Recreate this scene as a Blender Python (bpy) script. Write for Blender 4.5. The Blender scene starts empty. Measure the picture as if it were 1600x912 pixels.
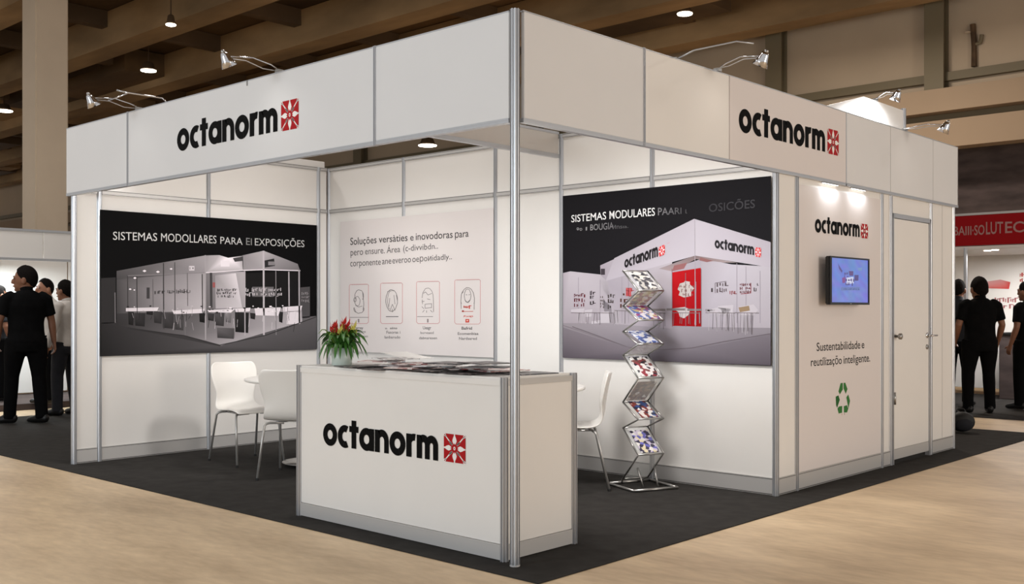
import bpy, bmesh, math, random
from mathutils import Vector, Matrix, Quaternion

scene = bpy.context.scene
COL = scene.collection
R = math.radians
random.seed(7)

# ------------------------------------------------------------------ camera, world, lights, exposure
CAM = Vector((3.4941, -3.8039, 1.2857)); YAW = 0.7458; FPX = 1620.8; SY = 26.4
FW = Vector((-math.sin(YAW), math.cos(YAW), 0)); RT = Vector((math.cos(YAW), math.sin(YAW), 0))
cd = bpy.data.cameras.new('camera'); cam = bpy.data.objects.new('camera', cd); COL.objects.link(cam)
cam.location = CAM; cam.rotation_euler = (R(90), 0, YAW)
cd.sensor_fit = 'HORIZONTAL'; cd.sensor_width = 36; cd.lens = 36 * FPX / 1600; cd.shift_y = SY / 1600
cd.clip_end = 200; scene.camera = cam

world = bpy.data.worlds.new('hall_ambience'); scene.world = world; world.use_nodes = True
bgn = world.node_tree.nodes['Background']; bgn.inputs[0].default_value = (1.0, .98, .96, 1); bgn.inputs[1].default_value = .58

vs = scene.view_settings
vs.view_transform = 'Standard'; vs.look = 'None'; vs.gamma = 1; vs.use_curve_mapping = False; vs.exposure = 0.0

def area_light(name, loc, size, power, color, target=None):
    d = bpy.data.lights.new(name, 'AREA'); d.shape = 'DISK'; d.size = size; d.energy = power; d.color = color
    o = bpy.data.objects.new(name, d); COL.objects.link(o); o.location = loc
    if target:
        o.rotation_euler = (Vector(target) - Vector(loc)).to_track_quat('-Z', 'Y').to_euler()
    return o
WARM = (1, .90, .79); NEUT = (1, .97, .94); COOL = (.84, .93, 1.0)
# unseen hall high-bays over stand and aisles; the low aisle lights are added fill
def spot_light(name, loc, target, power, color, angle, blend=.6, radius=.03):
    d = bpy.data.lights.new(name, 'SPOT'); d.energy = power; d.color = color; d.spot_size = R(angle); d.spot_blend = blend
    d.shadow_soft_size = radius
    o = bpy.data.objects.new(name, d); COL.objects.link(o); o.location = loc
    o.rotation_euler = (Vector(target) - Vector(loc)).to_track_quat('-Z', 'Y').to_euler()
    return o

def high_bay(x, y, power, color, angle=84, z=6.7): return spot_light('hall_overhead_light', (x, y, z), (x, y, 0), power, color, angle, .9, .35)
area_light('aisle_fill', (-1.5, -9.5, 2.2), 3.0, 285, COOL, (-2.2, 0, 1.1))  # unseen cool fill added to brighten the front from low down
area_light('aisle_fill', (9.8, 3.0, 2.2), 3.0, 280, WARM, (0, 3.2, 1.1))  # unseen warm fill added to brighten the right side
high_bay(-2.3, 1.2, 300, NEUT, 70)
area_light('hall_overhead_light', (-2.0, 0.6, 6.3), .9, 62, NEUT)  # extra fill added for the upper inside walls of the stand
high_bay(4.6, 1.8, 860, WARM)
high_bay(4.4, -4.0, 420, WARM)
high_bay(-4.0, -4.2, 340, WARM)
high_bay(-8.8, 0.5, 320, NEUT, 90)
area_light('hall_overhead_light', (-7.6, -1.0, 6.3), .9, 92, NEUT)  # added to brighten the left booth front and the column
area_light('hall_overhead_light', (-4.0, 11.0, 6.2), .9, 260, WARM)
area_light('hall_overhead_light', (5.0, 10.0, 6.2), .9, 110, WARM)

# unseen spots added near fascia and cross beam to brighten the inside walls
spot_light('stand_fill_spot', (-.45, .35, 2.60), (-.75, 2.64, .4), 250, NEUT, 100, 1, .45)
spot_light('stand_fill_spot', (-2.10, .35, 2.60), (-2.1, 2.64, .5), 12, NEUT, 100, 1, .2)
spot_light('stand_fill_spot', (-3.0, .35, 2.60), (-3.5, 2.64, .6), 85, NEUT, 100, 1, .5)
spot_light('stand_fill_spot', (-2.1, 1.6, 2.60), (-4.95, 1.25, .8), 130, NEUT, 95, 1, .15)

# ------------------------------------------------------------------ helpers
def lin(c):
    def f(v):
        v /= 255
        return v / 12.92 if v <= .04045 else ((v + .055) / 1.055) ** 2.4
    return tuple(f(v) for v in c[:3]) + (1,)

def mat(name, rgb, rough=.5, metal=0.0, noise=0.0, scale=20, bump=0.0, emit=0.0, trans=0.0, alpha=1.0, stretch=None, ior=1.45, spec=.5):
    m = bpy.data.materials.new(name); m.use_nodes = True
    nt = m.node_tree; p = nt.nodes['Principled BSDF']
    c = lin(rgb)
    p.inputs['Base Color'].default_value = c
    p.inputs['Roughness'].default_value = rough; p.inputs['Metallic'].default_value = metal
    p.inputs['IOR'].default_value = ior; p.inputs['Specular IOR Level'].default_value = spec
    p.inputs['Transmission Weight'].default_value = trans; p.inputs['Alpha'].default_value = alpha
    if emit:
        p.inputs['Emission Color'].default_value = c; p.inputs['Emission Strength'].default_value = emit
    if noise or bump:
        tc = nt.nodes.new('ShaderNodeTexCoord'); mp = nt.nodes.new('ShaderNodeMapping')
        nt.links.new(tc.outputs['Object'], mp.inputs[0])
        if stretch: mp.inputs['Scale'].default_value = stretch
        n = nt.nodes.new('ShaderNodeTexNoise'); n.inputs['Scale'].default_value = scale; n.inputs['Detail'].default_value = 6
        nt.links.new(mp.outputs[0], n.inputs['Vector'])
        if noise:
            r = nt.nodes.new('ShaderNodeValToRGB')
            r.color_ramp.elements[0].position = .3; r.color_ramp.elements[1].position = .7
            r.color_ramp.elements[0].color = tuple(v * (1 - noise) for v in c[:3]) + (1,)
            r.color_ramp.elements[1].color = tuple(min(1, v * (1 + noise)) for v in c[:3]) + (1,)
            nt.links.new(n.outputs[0], r.inputs[0]); nt.links.new(r.outputs[0], p.inputs['Base Color'])
        if bump:
            b = nt.nodes.new('ShaderNodeBump'); b.inputs['Strength'].default_value = bump; b.inputs['Distance'].default_value = .01
            nt.links.new(n.outputs[0], b.inputs['Height']); nt.links.new(b.outputs[0], p.inputs['Normal'])
    return m

M = {}
M['white'] = mat('white_laminate', (232, 229, 225), .38, noise=.012, scale=3)
M['white_gloss'] = mat('white_gloss_panel', (232, 229, 225), .22, noise=.012, scale=3)
M['fascia'] = mat('dimmed_fascia_white', (222, 222, 223), .4, noise=.01, scale=3)  # white greyed slightly: dimmer light on the fascias put into the colour
M['alu'] = mat('anodised_aluminium', (192, 194, 198), .34, metal=.65)
M['alu_dull'] = mat('dull_aluminium', (196, 194, 192), .45, metal=.35)
M['groove'] = mat('dark_groove', (92, 90, 88), .6)
M['grey_print'] = mat('grey_print_board', (222, 215, 213), .45)
M['chrome'] = mat('chrome', (215, 215, 218), .12, metal=1.0)
M['steel'] = mat('brushed_steel', (165, 163, 160), .3, metal=.9)
M['black'] = mat('black_print', (14, 14, 15), .6, spec=.06)
M['ink'] = mat('dark_grey_ink', (62, 60, 60), .5)
M['red'] = mat('red_print', (168, 14, 22), .5, spec=.2)
M['whiteink'] = mat('white_print', (238, 236, 233), .5)
M['green'] = mat('green_print', (52, 122, 58), .5)
M['plastic'] = mat('white_shell_plastic', (236, 233, 228), .35)
M['rubber'] = mat('black_rubber', (22, 22, 22), .6)
M['tv'] = mat('black_plastic', (14, 14, 16), .3)
M['concrete'] = None
M['carpet'] = mat('charcoal_carpet', (54, 52, 50), .95, spec=.1, noise=.16, scale=9, bump=.0)
M['column'] = mat('painted_concrete_column', (206, 188, 166), .8, noise=.05, scale=1.5)
M['hallwall'] = mat('beige_hall_panel', (192, 172, 147), .75, noise=.06, scale=.8)
M['hallbeam'] = mat('beige_lintel', (160, 138, 114), .8, noise=.05, scale=.7)
M['hallsteel'] = mat('olive_steel_column', (120, 108, 84), .6)
M['ceil'] = mat('dark_ceiling_deck', (104, 80, 52), .9, noise=.7, scale=.6, stretch=(.4, 1, 1))
M['cbeam'] = mat('brown_ceiling_beam', (164, 134, 96), .8, noise=.5, scale=.9, stretch=(.35, 1, 1))
M['cduct'] = mat('dark_duct', (92, 72, 50), .7, noise=.4, scale=.6)
M['darkwall'] = mat('dark_rear_wall', (74, 63, 61), .9, noise=.4, scale=1.8, stretch=(1, 1, 3))
M['lampglow'] = mat('lamp_diffuser', (255, 244, 224), .5, emit=9)
M['halogen'] = mat('halogen_lens', (255, 250, 240), .4, emit=6)
M['skin'] = mat('skin', (150, 104, 80), .55)
M['skin_dark'] = mat('tan_skin', (128, 86, 64), .55)
M['hair'] = mat('dark_hair', (17, 13, 11), .85, spec=.12, noise=.4, scale=60, bump=.6)
M['shirt_black'] = mat('black_cotton', (12, 12, 13), .95, spec=.1, noise=.2, scale=12)
M['trouser_black'] = mat('black_trouser_cloth', (11, 11, 12), .95, spec=.1, noise=.2, scale=12)
M['shirt_white'] = mat('white_cotton', (196, 190, 184), .85, noise=.06, scale=14)
M['jeans'] = mat('dark_denim', (26, 27, 33), .9, noise=.2, scale=14)
M['shoe'] = mat('black_leather', (16, 15, 15), .45)
M['eye'] = mat('eye', (30, 24, 20), .3)
M['lip'] = mat('lips', (120, 70, 60), .5)
M['leaf'] = mat('dark_leaf', (56, 104, 38), .45, noise=.3, scale=25)
M['leaf2'] = mat('light_leaf', (110, 142, 48), .45, noise=.25, scale=25)
M['petal'] = mat('red_bract', (196, 44, 40), .5, noise=.2, scale=50)
M['petal2'] = mat('yellow_green_bract', (206, 196, 96), .5)
M['pot'] = mat('frosted_pot', (196, 206, 198), .25, noise=.06, scale=14)
M['soil'] = mat('potting_soil', (40, 30, 22), .9)
M['paper'] = mat('white_paper', (236, 233, 230), .6)

def floor_material():
    m = bpy.data.materials.new('polished_concrete'); m.use_nodes = True
    nt = m.node_tree; p = nt.nodes['Principled BSDF']; L = nt.links.new
    tc = nt.nodes.new('ShaderNodeTexCoord'); mp = nt.nodes.new('ShaderNodeMapping')
    mp.inputs['Rotation'].default_value = (0, 0, -YAW); mp.inputs['Scale'].default_value = (.55, 1.6, 1)
    L(tc.outputs['Object'], mp.inputs[0])
    a = nt.nodes.new('ShaderNodeTexNoise'); a.inputs['Scale'].default_value = 1.6; a.inputs['Detail'].default_value = 9; a.inputs['Roughness'].default_value = .62
    b = nt.nodes.new('ShaderNodeTexNoise'); b.inputs['Scale'].default_value = 14; b.inputs['Detail'].default_value = 5
    L(mp.outputs[0], a.inputs['Vector']); L(mp.outputs[0], b.inputs['Vector'])
    mx = nt.nodes.new('ShaderNodeMix'); mx.data_type = 'FLOAT'; mx.inputs[0].default_value = .3
    L(a.outputs[0], mx.inputs[2]); L(b.outputs[0], mx.inputs[3])
    r = nt.nodes.new('ShaderNodeValToRGB')
    r.color_ramp.elements[0].position = .38; r.color_ramp.elements[0].color = lin((184, 159, 127))
    r.color_ramp.elements[1].position = .62; r.color_ramp.elements[1].color = lin((216, 191, 156))
    L(mx.outputs[0], r.inputs[0]); L(r.outputs[0], p.inputs['Base Color'])
    p.inputs['Roughness'].default_value = .5
    return m
M['concrete'] = floor_material()

def attr_material(name, rough=.45, emit=0.0):
    m = bpy.data.materials.new(name); m.use_nodes = True
    nt = m.node_tree; p = nt.nodes['Principled BSDF']; p.inputs['Roughness'].default_value = rough; p.inputs['Specular IOR Level'].default_value = .08
    a = nt.nodes.new('ShaderNodeAttribute'); a.attribute_name = 'ink'
    nt.links.new(a.outputs['Color'], p.inputs['Base Color'])
    if emit:
        nt.links.new(a.outputs['Color'], p.inputs['Emission Color']); p.inputs['Emission Strength'].default_value = emit
    return m
M['print'] = attr_material('printed_picture', .5)
M['screen'] = attr_material('lit_screen_picture', .3, .55)
M['legmetal'] = mat('satin_leg_metal', (186, 184, 181), .3, metal=.6)

def acrylic():
    m = bpy.data.materials.new('clear_acrylic'); m.use_nodes = True
    nt = m.node_tree; p = nt.nodes['Principled BSDF']
    p.inputs['Base Color'].default_value = (.9, .92, .92, 1); p.inputs['Roughness'].default_value = .12; p.inputs['Alpha'].default_value = .25
    return m
M['acrylic'] = acrylic()

def cover_material(name, cols, scale):
    m = bpy.data.materials.new(name); m.use_nodes = True
    nt = m.node_tree; p = nt.nodes['Principled BSDF']; p.inputs['Roughness'].default_value = .35
    tc = nt.nodes.new('ShaderNodeTexCoord'); v = nt.nodes.new('ShaderNodeTexVoronoi'); v.inputs['Scale'].default_value = scale
    v.inputs['Randomness'].default_value = .9
    nt.links.new(tc.outputs['Object'], v.inputs['Vector'])
    s = nt.nodes.new('ShaderNodeSeparateColor'); nt.links.new(v.outputs['Color'], s.inputs[0])
    r = nt.nodes.new('ShaderNodeValToRGB'); r.color_ramp.interpolation = 'CONSTANT'
    while len(r.color_ramp.elements) < len(cols): r.color_ramp.elements.new(.5)
    for i, c in enumerate(cols):
        r.color_ramp.elements[i].position = i / len(cols); r.color_ramp.elements[i].color = lin(c)
    nt.links.new(s.outputs[0], r.inputs[0]); nt.links.new(r.outputs[0], p.inputs['Base Color'])
    return m

class MB:
    def __init__(s): s.v = []; s.f = []; s.c = None
    def add(s, v, f):
        k = len(s.v); s.v += [tuple(x) for x in v]; s.f += [tuple(i + k for i in q) for q in f]; return s
    def box(s, x0, x1, y0, y1, z0, z1):
        return s.add([(x0,y0,z0),(x1,y0,z0),(x1,y1,z0),(x0,y1,z0),(x0,y0,z1),(x1,y0,z1),(x1,y1,z1),(x0,y1,z1)],
                     [(0,3,2,1),(4,5,6,7),(0,1,5,4),(1,2,6,5),(2,3,7,6),(3,0,4,7)])
    def bevbox(s, x0, x1, y0, y1, z0, z1, b=.003):
        bm = bmesh.new(); bmesh.ops.create_cube(bm, size=1)
        for v in bm.verts: v.co = Vector(((x0+x1)/2 + v.co.x*(x1-x0), (y0+y1)/2 + v.co.y*(y1-y0), (z0+z1)/2 + v.co.z*(z1-z0)))
        bmesh.ops.bevel(bm, geom=list(bm.edges), offset=b, segments=2, affect='EDGES')
        return s.bm(bm)
    def bm(s, bm):
        bm.verts.index_update()
        s.add([v.co for v in bm.verts], [[v.index for v in f.verts] for f in bm.faces]); bm.free(); return s
    def prism(s, pts, z0, z1):
        n = len(pts)
        v = [(x, y, z0) for x, y in pts] + [(x, y, z1) for x, y in pts]
        f = [tuple(range(n))[::-1], tuple(range(n, 2*n))] + [(i, (i+1) % n, n + (i+1) % n, n + i) for i in range(n)]
        return s.add(v, f)
    def lathe(s, prof, n=24, at=(0,0,0)):
        v = []; f = []
        for r_, z in prof:
            for k in range(n):
                a = 2*math.pi*k/n; v.append((at[0] + r_*math.cos(a), at[1] + r_*math.sin(a), at[2] + z))
        for j in range(len(prof)-1):
            for k in range(n):
                f.append((j*n+k, j*n+(k+1) % n, (j+1)*n+(k+1) % n, (j+1)*n+k))
        f.append(tuple(range(n))[::-1]); f.append(tuple(range((len(prof)-1)*n, len(prof)*n)))
        return s.add(v, f)
    def tube(s, pts, rad, n=8, ref=None, cap=True):
        pts = [Vector(p) for p in pts]; m = len(pts)
        if not isinstance(rad, (list, tuple)) : rad = [rad]*m
        v = []; f = []; u = None
        for i, p in enumerate(pts):
            t = (pts[min(i+1, m-1)] - pts[max(i-1, 0)]).normalized()
            if u is None:
                u = Vector(ref) if ref else (Vector((1,0,0)) if abs(t.x) < .8 else Vector((0,1,0)))
            u = (u - t*u.dot(t)).normalized(); w = t.cross(u)
            r_ = rad[i]; a_, b_ = r_ if isinstance(r_, (list, tuple)) else (r_, r_)
            for k in range(n):
                a = 2*math.pi*k/n; q = p + u*(a_*math.cos(a)) + w*(b_*math.sin(a)); v.append(q)
        for j in range(m-1):
            for k in range(n): f.append((j*n+k, j*n+(k+1) % n, (j+1)*n+(k+1) % n, (j+1)*n+k))
        if cap: f.append(tuple(range(n))[::-1]); f.append(tuple(range((m-1)*n, m*n)))
        return s.add(v, f)
    def ball(s, c, r_, nu=12, nv=8):
        rx, ry, rz = r_ if isinstance(r_, (tuple, list)) else (r_, r_, r_)
        v = [(c[0], c[1], c[2]-rz)]; f = []
        for j in range(1, nv):
            ph = -math.pi/2 + math.pi*j/nv
            for k in range(nu):
                a = 2*math.pi*k/nu; v.append((c[0]+rx*math.cos(ph)*math.cos(a), c[1]+ry*math.cos(ph)*math.sin(a), c[2]+rz*math.sin(ph)))
        v.append((c[0], c[1], c[2]+rz)); T = len(v)-1
        for k in range(nu):
            f.append((0, 1+(k+1) % nu, 1+k)); f.append((T, 1+(nv-2)*nu+k, 1+(nv-2)*nu+(k+1) % nu))
            for j in range(nv-2):
                a0 = 1+j*nu; f.append((a0+k, a0+(k+1) % nu, a0+nu+(k+1) % nu, a0+nu+k))
        return s.add(v, f)
    def mesh(s, name, m, smooth=False):
        me = bpy.data.meshes.new(name); me.from_pydata(s.v, [], s.f); me.update()
        if m: me.materials.append(m)
        if smooth: me.polygons.foreach_set('use_smooth', [True]*len(me.polygons))
        return me

def link(name, me, parent=None, loc=None, rotz=None, world=False):
    o = bpy.data.objects.new(name, me); COL.objects.link(o)
    if parent:
        o.parent = parent
        if world: o.matrix_parent_inverse = Matrix.Translation(-chain_loc(parent))
    if loc is not None: o.location = loc
    if rotz is not None: o.rotation_euler = (0, 0, rotz)
    return o
def chain_loc(p):
    t = Vector((0,0,0))
    while p: t += p.location; p = p.parent
    return t
def part(name, mb, m, parent=None, smooth=False, world=False, loc=None, rotz=None):
    return link(name, mb.mesh(name, m, smooth), parent, loc, rotz, world)
def tag(o, label, cat, group=None, kind=None):
    o['label'] = label; o['category'] = cat
    if group: o['group'] = group
    if kind: o['kind'] = kind
    return o
def thing(name, label, cat, loc=(0,0,0), rotz=0, group=None):
    o = bpy.data.objects.new(name, None); COL.objects.link(o); o.empty_display_size = .1
    o.location = loc; o.rotation_euler = (0, 0, rotz)
    return tag(o, label, cat, group)
def structure(name, loc=(0,0,0), rotz=0, label=None):
    o = bpy.data.objects.new(name, None); COL.objects.link(o); o.location = loc; o.rotation_euler = (0,0,rotz)
    o['kind'] = 'structure'
    if label: o['label'] = label
    return o
def copy_tree(o, parent=None):
    c = o.copy(); COL.objects.link(c)
    if parent: c.parent = parent; c.matrix_parent_inverse = o.matrix_parent_inverse
    for ch in list(o.children): copy_tree(ch, c)
    return c

def ray(u, w): return FW + RT*((u-800)/FPX) + Vector((0,0,1))*((456+SY-w)/FPX)
def onX(u, w, x): d = ray(u, w); return CAM + d*((x-CAM.x)/d.x)
def onY(u, w, y): d = ray(u, w); return CAM + d*((y-CAM.y)/d.y)
def onZ(u, w, z): d = ray(u, w); return CAM + d*((z-CAM.z)/d.z)

# ------------------------------------------------------------------ lettering and printed graphics
def annulus(cx, cy, ro, ri, a0=0, a1=360, n=40, e=1.0):
    out = []
    for k in range(n):
        a, b = R(a0+(a1-a0)*k/n), R(a0+(a1-a0)*(k+1)/n)
        out.append([(cx+ro*math.cos(a), cy+ro*e*math.sin(a)), (cx+ro*math.cos(b), cy+ro*e*math.sin(b)),
                    (cx+ri*math.cos(b), cy+ri*1.08*math.sin(b)), (cx+ri*math.cos(a), cy+ri*1.08*math.sin(a))])
    return out
def rc(x0, x1, y0, y1): return [[(x0,y0),(x1,y0),(x1,y1),(x0,y1)]]
def arch(x0, w, s=.33, top=1.03):
    ro = w/2; cx = x0+ro; cy = top-ro*1.05; out = []
    n = 16
    for k in range(n):
        a, b = math.pi*k/n, math.pi*(k+1)/n
        ri = ro-s*.93
        out.append([(cx+ro*math.cos(a), cy+ro*1.05*math.sin(a)), (cx+ro*math.cos(b), cy+ro*1.05*math.sin(b)),
                    (cx+ri*math.cos(b), cy+ri*1.05*math.sin(b)), (cx+ri*math.cos(a), cy+ri*1.05*math.sin(a))])
    return out + rc(cx+ri, cx+ro, 0, cy)
def glyph(ch):
    if ch == 'o': return annulus(.53, .5, .53, .20), 1.06
    if ch == 'c':
        g = annulus(.53, .5, .53, .20, 62, 298, 32)
        return g, .80
    if ch == 't': return rc(.16, .50, 0, 1.28) + rc(0, .66, .74, 1.02), .66
    if ch == 'a': return annulus(.52, .5, .52, .195) + rc(.72, 1.06, 0, 1), 1.05
    if ch == 'n': return rc(0, .34, 0, 1) + arch(.02, .93), .95
    if ch == 'r':
        g = rc(0, .34, 0, 1)
        n = 10; cx, cy = .52, .55
        for k in range(n):
            a, b = R(180-100*k/n), R(180-100*(k+1)/n)
            g.append([(cx+.5*math.cos(a), cy+.47*math.sin(a)), (cx+.5*math.cos(b), cy+.47*math.sin(b)),
                      (cx+.2*math.cos(b), cy+.17*math.sin(b)), (cx+.2*math.cos(a), cy+.17*math.sin(a))])
        return g, .62
    if ch == 'm': return rc(0, .34, 0, 1) + arch(.02, .80) + arch(.52, .82), 1.36
    return [], .4
def brandword(word='octanorm', gap=.055):
    x = 0; out = []
    for ch in word:
        g, w = glyph(ch)
        out += [[(px+x, py) for px, py in q] for q in g]; x += w+gap
    return out, x-gap
def emblem_polys():
    """list of (layer, colour key, polygon) on the square -1..1"""
    L = [(0, 'red', [(-1,-1),(1,-1),(1,1),(-1,1)])]
    for k in range(4):
        c, s = round(math.cos(k*math.pi/2)), round(math.sin(k*math.pi/2))
        rot = lambda p: (p[0]*c-p[1]*s, p[0]*s+p[1]*c)
        petal = [(0,.18),(.15,.40),(.20,.54),(.15,.70),(.05,.90),(.05,1.0),(-.05,1.0),(-.05,.90),(-.15,.70),(-.20,.54),(-.15,.40)]
        L.append((1, 'white', [rot(p) for p in petal]))
        stem = [(.10,.22),(.22,.10),(.55,.42),(.80,.72),(.98,.86),(.98,.98),(.86,.98),(.72,.80),(.42,.55)]
        inner = [(.17,.22),(.22,.17),(.34,.27),(.90,.85),(.85,.90),(.27,.34)]
        L.append((1, 'white', [rot(p) for p in inner]))
        bulb = [(.20,.28),(.28,.20),(.46,.36),(.50,.50),(.36,.46)]
        L.append((1, 'white', [rot(p) for p in bulb]))
        L.append((1, 'white', [rot(p) for p in [(.82,.76),(1,.84),(1,1),(.84,1),(.76,.82)]]))
        L.append((2, 'red', [rot(p) for p in [(.86,.88),(.95,.88),(.95,.97),(.88,.95)]]))
    star = []
    for k in range(16):
        a = math.pi/2 + math.pi*k/8; r_ = (.40 if k % 4 == 0 else .34) if k % 2 == 0 else .22
        star.append((r_*math.cos(a), r_*math.sin(a)))
    L.append((2, 'red', star))
    L.append((3, 'white', [(.10*math.cos(math.pi*k/6), .13*math.sin(math.pi*k/6)) for k in range(12)]))
    L.append((4, 'red', [(.045*math.cos(math.pi*k/4), .06*math.sin(math.pi*k/4)) for k in range(8)]))
    return L

_fontcache = {}
def cap_height():
    if 'cap' not in _fontcache:
        _fontcache['cap'] = 1.0
        v, f = font_polys('H'); _fontcache['cap'] = max(q[1] for q in v)-min(q[1] for q in v)
    return _fontcache['cap']
def font_polys(s, bold=0.0):
    cap = cap_height()
    key = (s, bold)
    if key in _fontcache: return _fontcache[key]
    cu = bpy.data.curves.new('tmp_text', 'FONT'); cu.body = s; cu.size = 1; cu.offset = bold; cu.resolution_u = 3
    o = bpy.data.objects.new('tmp_text', cu); COL.objects.link(o)
    dg = bpy.context.evaluated_depsgraph_get(); dg.update()
    me = bpy.data.meshes.new_from_object(o.evaluated_get(dg))
    vs_ = [(v.co.x, v.co.y) for v in me.vertices]; fs = [tuple(p.vertices) for p in me.polygons]
    bpy.data.objects.remove(o); bpy.data.curves.remove(cu); bpy.data.meshes.remove(me)
    x0 = min(v[0] for v in vs_); x1 = max(v[0] for v in vs_)
    vs_ = [((v[0]-x0)/(x1-x0), v[1]/cap) for v in vs_]
    _fontcache[key] = (vs_, fs); return vs_, fs

class Sheet:
    """flat print lying on one plane; pl maps picture points of the traced artwork to the plane"""
    def __init__(s, pl, normal, base=.0006, step=.0003):
        s.pl = pl; s.n = Vector(normal); s.v = []; s.f = []; s.c = []; s.base = base; s.step = step; s.marks = []; s.k = 1.0
    def poly3(s, pts, col, layer):
        k = len(s.v); off = s.n*(s.base+s.step*layer)
        s.v += [tuple(Vector(p)+off) for p in pts]; s.f.append(tuple(range(k, k+len(pts))))
        cols = col if isinstance(col[0], (tuple, list)) else [col]*len(pts)
        s.c += [tuple(v*s.k for v in lin(c)[:3])+(1,) for c in cols]
    def poly(s, pts, col, layer=0): s.poly3([s.pl(*p) for p in pts], col, layer)
    def rect(s, x0, y0, x1, y1, col, layer=1): s.poly([(x0,y0),(x1,y0),(x1,y1),(x0,y1)], col, layer)
    def line(s, pts, w, col, layer=2):
        for a, b in zip(pts, pts[1:]):
            d = Vector((b[0]-a[0], b[1]-a[1])); L = d.length or 1; nx, ny = -d.y/L*w/2, d.x/L*w/2
            s.poly([(a[0]+nx,a[1]+ny),(b[0]+nx,b[1]+ny),(b[0]-nx,b[1]-ny),(a[0]-nx,a[1]-ny)], col, layer)
    def quadmap(s, p0, p1, h0, h1):
        A, B = s.pl(*p0), s.pl(*p1); C_, D_ = s.pl(p0[0], p0[1]-h0), s.pl(p1[0], p1[1]-h1)
        return lambda u, v: (A*(1-u)+B*u)*(1-v) + (C_*(1-u)+D_*u)*v
    def text(s, t, p0, p1, h0, h1, col, layer=3, bold=0.0, fade=None):
        s.marks.append(len(s.f))
        q = s.quadmap(p0, p1, h0, h1); vs_, fs = font_polys(t, bold)
        for f in fs:
            pts = [vs_[i] for i in f]
            c = col if not fade else [tuple(a*(1-x)+b*x for a, b in zip(col, fade)) for x, _ in pts]
            s.poly3([q(*p) for p in pts], c, layer)
    def logo(s, p0, p1, h0, h1, col, layer=3, word='octanorm'):
        s.marks.append(len(s.f))
        q = s.quadmap(p0, p1, h0, h1); g, w = brandword(word)
        for i, pg in enumerate(g): s.poly3([q(x/w, y) for x, y in pg], col, layer+.12*(i % 11))
    def emblem(s, p0, p1, h0, h1, red, white, layer=3):
        s.marks.append(len(s.f))
        q = s.quadmap(p0, p1, h0, h1)
        for l, c, pg in emblem_polys(): s.poly3([q((x+1)/2, (y+1)/2) for x, y in pg], red if c == 'red' else white, layer+l)
    def scribble(s, x0, y0, x1, y1, col, rows=2, layer=3, seed=0, dens=.8):
        rnd = random.Random(seed); rh = (y1-y0)/rows
        for r_ in range(rows):
            x = x0
            while x < x1:
                w = rh*rnd.uniform(.12, .3)
                if rnd.random() < dens:
                    a = rnd.uniform(.05, .35); b = rnd.uniform(.65, .95)
                    s.rect(x, y0+rh*(r_+a), x+w, y0+rh*(r_+b), col, layer)
                    if rnd.random() < .5:
                        yy = y0+rh*(r_+rnd.choice((a, .5, b-.12))); s.rect(x, yy, x+w*2.4, yy+rh*.13, col, layer)
                x += w*rnd.uniform(1.5, 2.6)
    def build_words(s, name, m, parent):
        ends = s.marks[1:] + [len(s.f)]
        for a, b in zip(s.marks, ends):
            ids = sorted({i for f in s.f[a:b] for i in f}); mp = {i: j for j, i in enumerate(ids)}
            q = Sheet(s.pl, s.n); q.v = [s.v[i] for i in ids]; q.c = [s.c[i] for i in ids]; q.f = [tuple(mp[i] for i in f) for f in s.f[a:b]]
            q.build(name, m, parent)
    def build(s, name, m, parent):
        me = bpy.data.meshes.new(name); me.from_pydata(s.v, [], s.f); me.update(); me.materials.append(m)
        at = me.color_attributes.new('ink', 'FLOAT_COLOR', 'POINT')
        at.data.foreach_set('color', [x for c in s.c for x in c])
        return link(name, me, parent, world=True)

def wall_logo(parent, P, dirx, normal, size, w, esize, egap, edz, epz=0):
    """black lettering and red flower emblem as flat foil; P = lower left corner of the first letter (world), parent unrotated"""
    P, dx, n = Vector(P), Vector(dirx), Vector(normal); up = Vector((0,0,1))
    g, wd = brandword(); mb = MB()
    for i, pg in enumerate(g):
        mb.add([P+dx*(x/wd*w)+up*(y*size)+n*(.0012+.00006*(i % 11)) for x, y in pg], [tuple(range(len(pg)))])
    part('lettering', mb, M['black'], parent, world=True)
    cx = P+dx*(w+egap+esize[0]/2)+up*(edz+esize[1]/2)
    er = MB(); ew = MB()
    for l, c, pg in emblem_polys():
        (er if c == 'red' else ew).add([cx+dx*(x*esize[0]/2)+up*(y*esize[1]/2)+n*(.001+.0004*l) for x, y in pg], [tuple(range(len(pg)))])
    e = part('emblem', er, M['red'], parent, world=True); e['label'] = 'red square emblem with a white flower'
    f = part('flower', ew, M['whiteink'], e); f.matrix_parent_inverse = Matrix.Identity(4)
    return e

# ------------------------------------------------------------------ the hall
fl = MB().add([(-60,-12,0),(14,-12,0),(14,16,0),(-60,16,0)], [(0,1,2,3)])
o = part('floor', fl, M['concrete']); o['kind'] = 'structure'
CZ = 7.36
ceil = part('ceiling', MB().box(-60, 12, -3, 15.2, CZ, CZ+.2), M['ceil']); ceil['kind'] = 'structure'
for y in (-1.2, 1.4, 3.9, 6.4, 9.0, 11.6, 14.2):
    part('ceiling_beam', MB().box(-60, 12, y-.28, y+.28, CZ-.72, CZ-.02), M['cbeam'], ceil)
pur = MB().box(-.12, .12, -3, 15, CZ-.34, CZ-.01).mesh('purlin', M['cduct'])
for i in range(22):
    link('purlin', pur, ceil, (-56+i*3.0, 0, 0))
rnd = random.Random(3)
for i in range(40):
    x = rnd.uniform(-45, -8); y = rnd.choice((2.6, 5.1, 8.3, 10.3, 12.9)); x = x if not -21 < x < -15 else x-7
    part('ceiling_duct', MB().box(x, x+rnd.uniform(2, 5), y-rnd.uniform(.25, .6), y+rnd.uniform(.2, .6), CZ-rnd.uniform(.3, .55), CZ-.03), M[rnd.choice(('cduct', 'cbeam', 'ceil'))], ceil)

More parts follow.
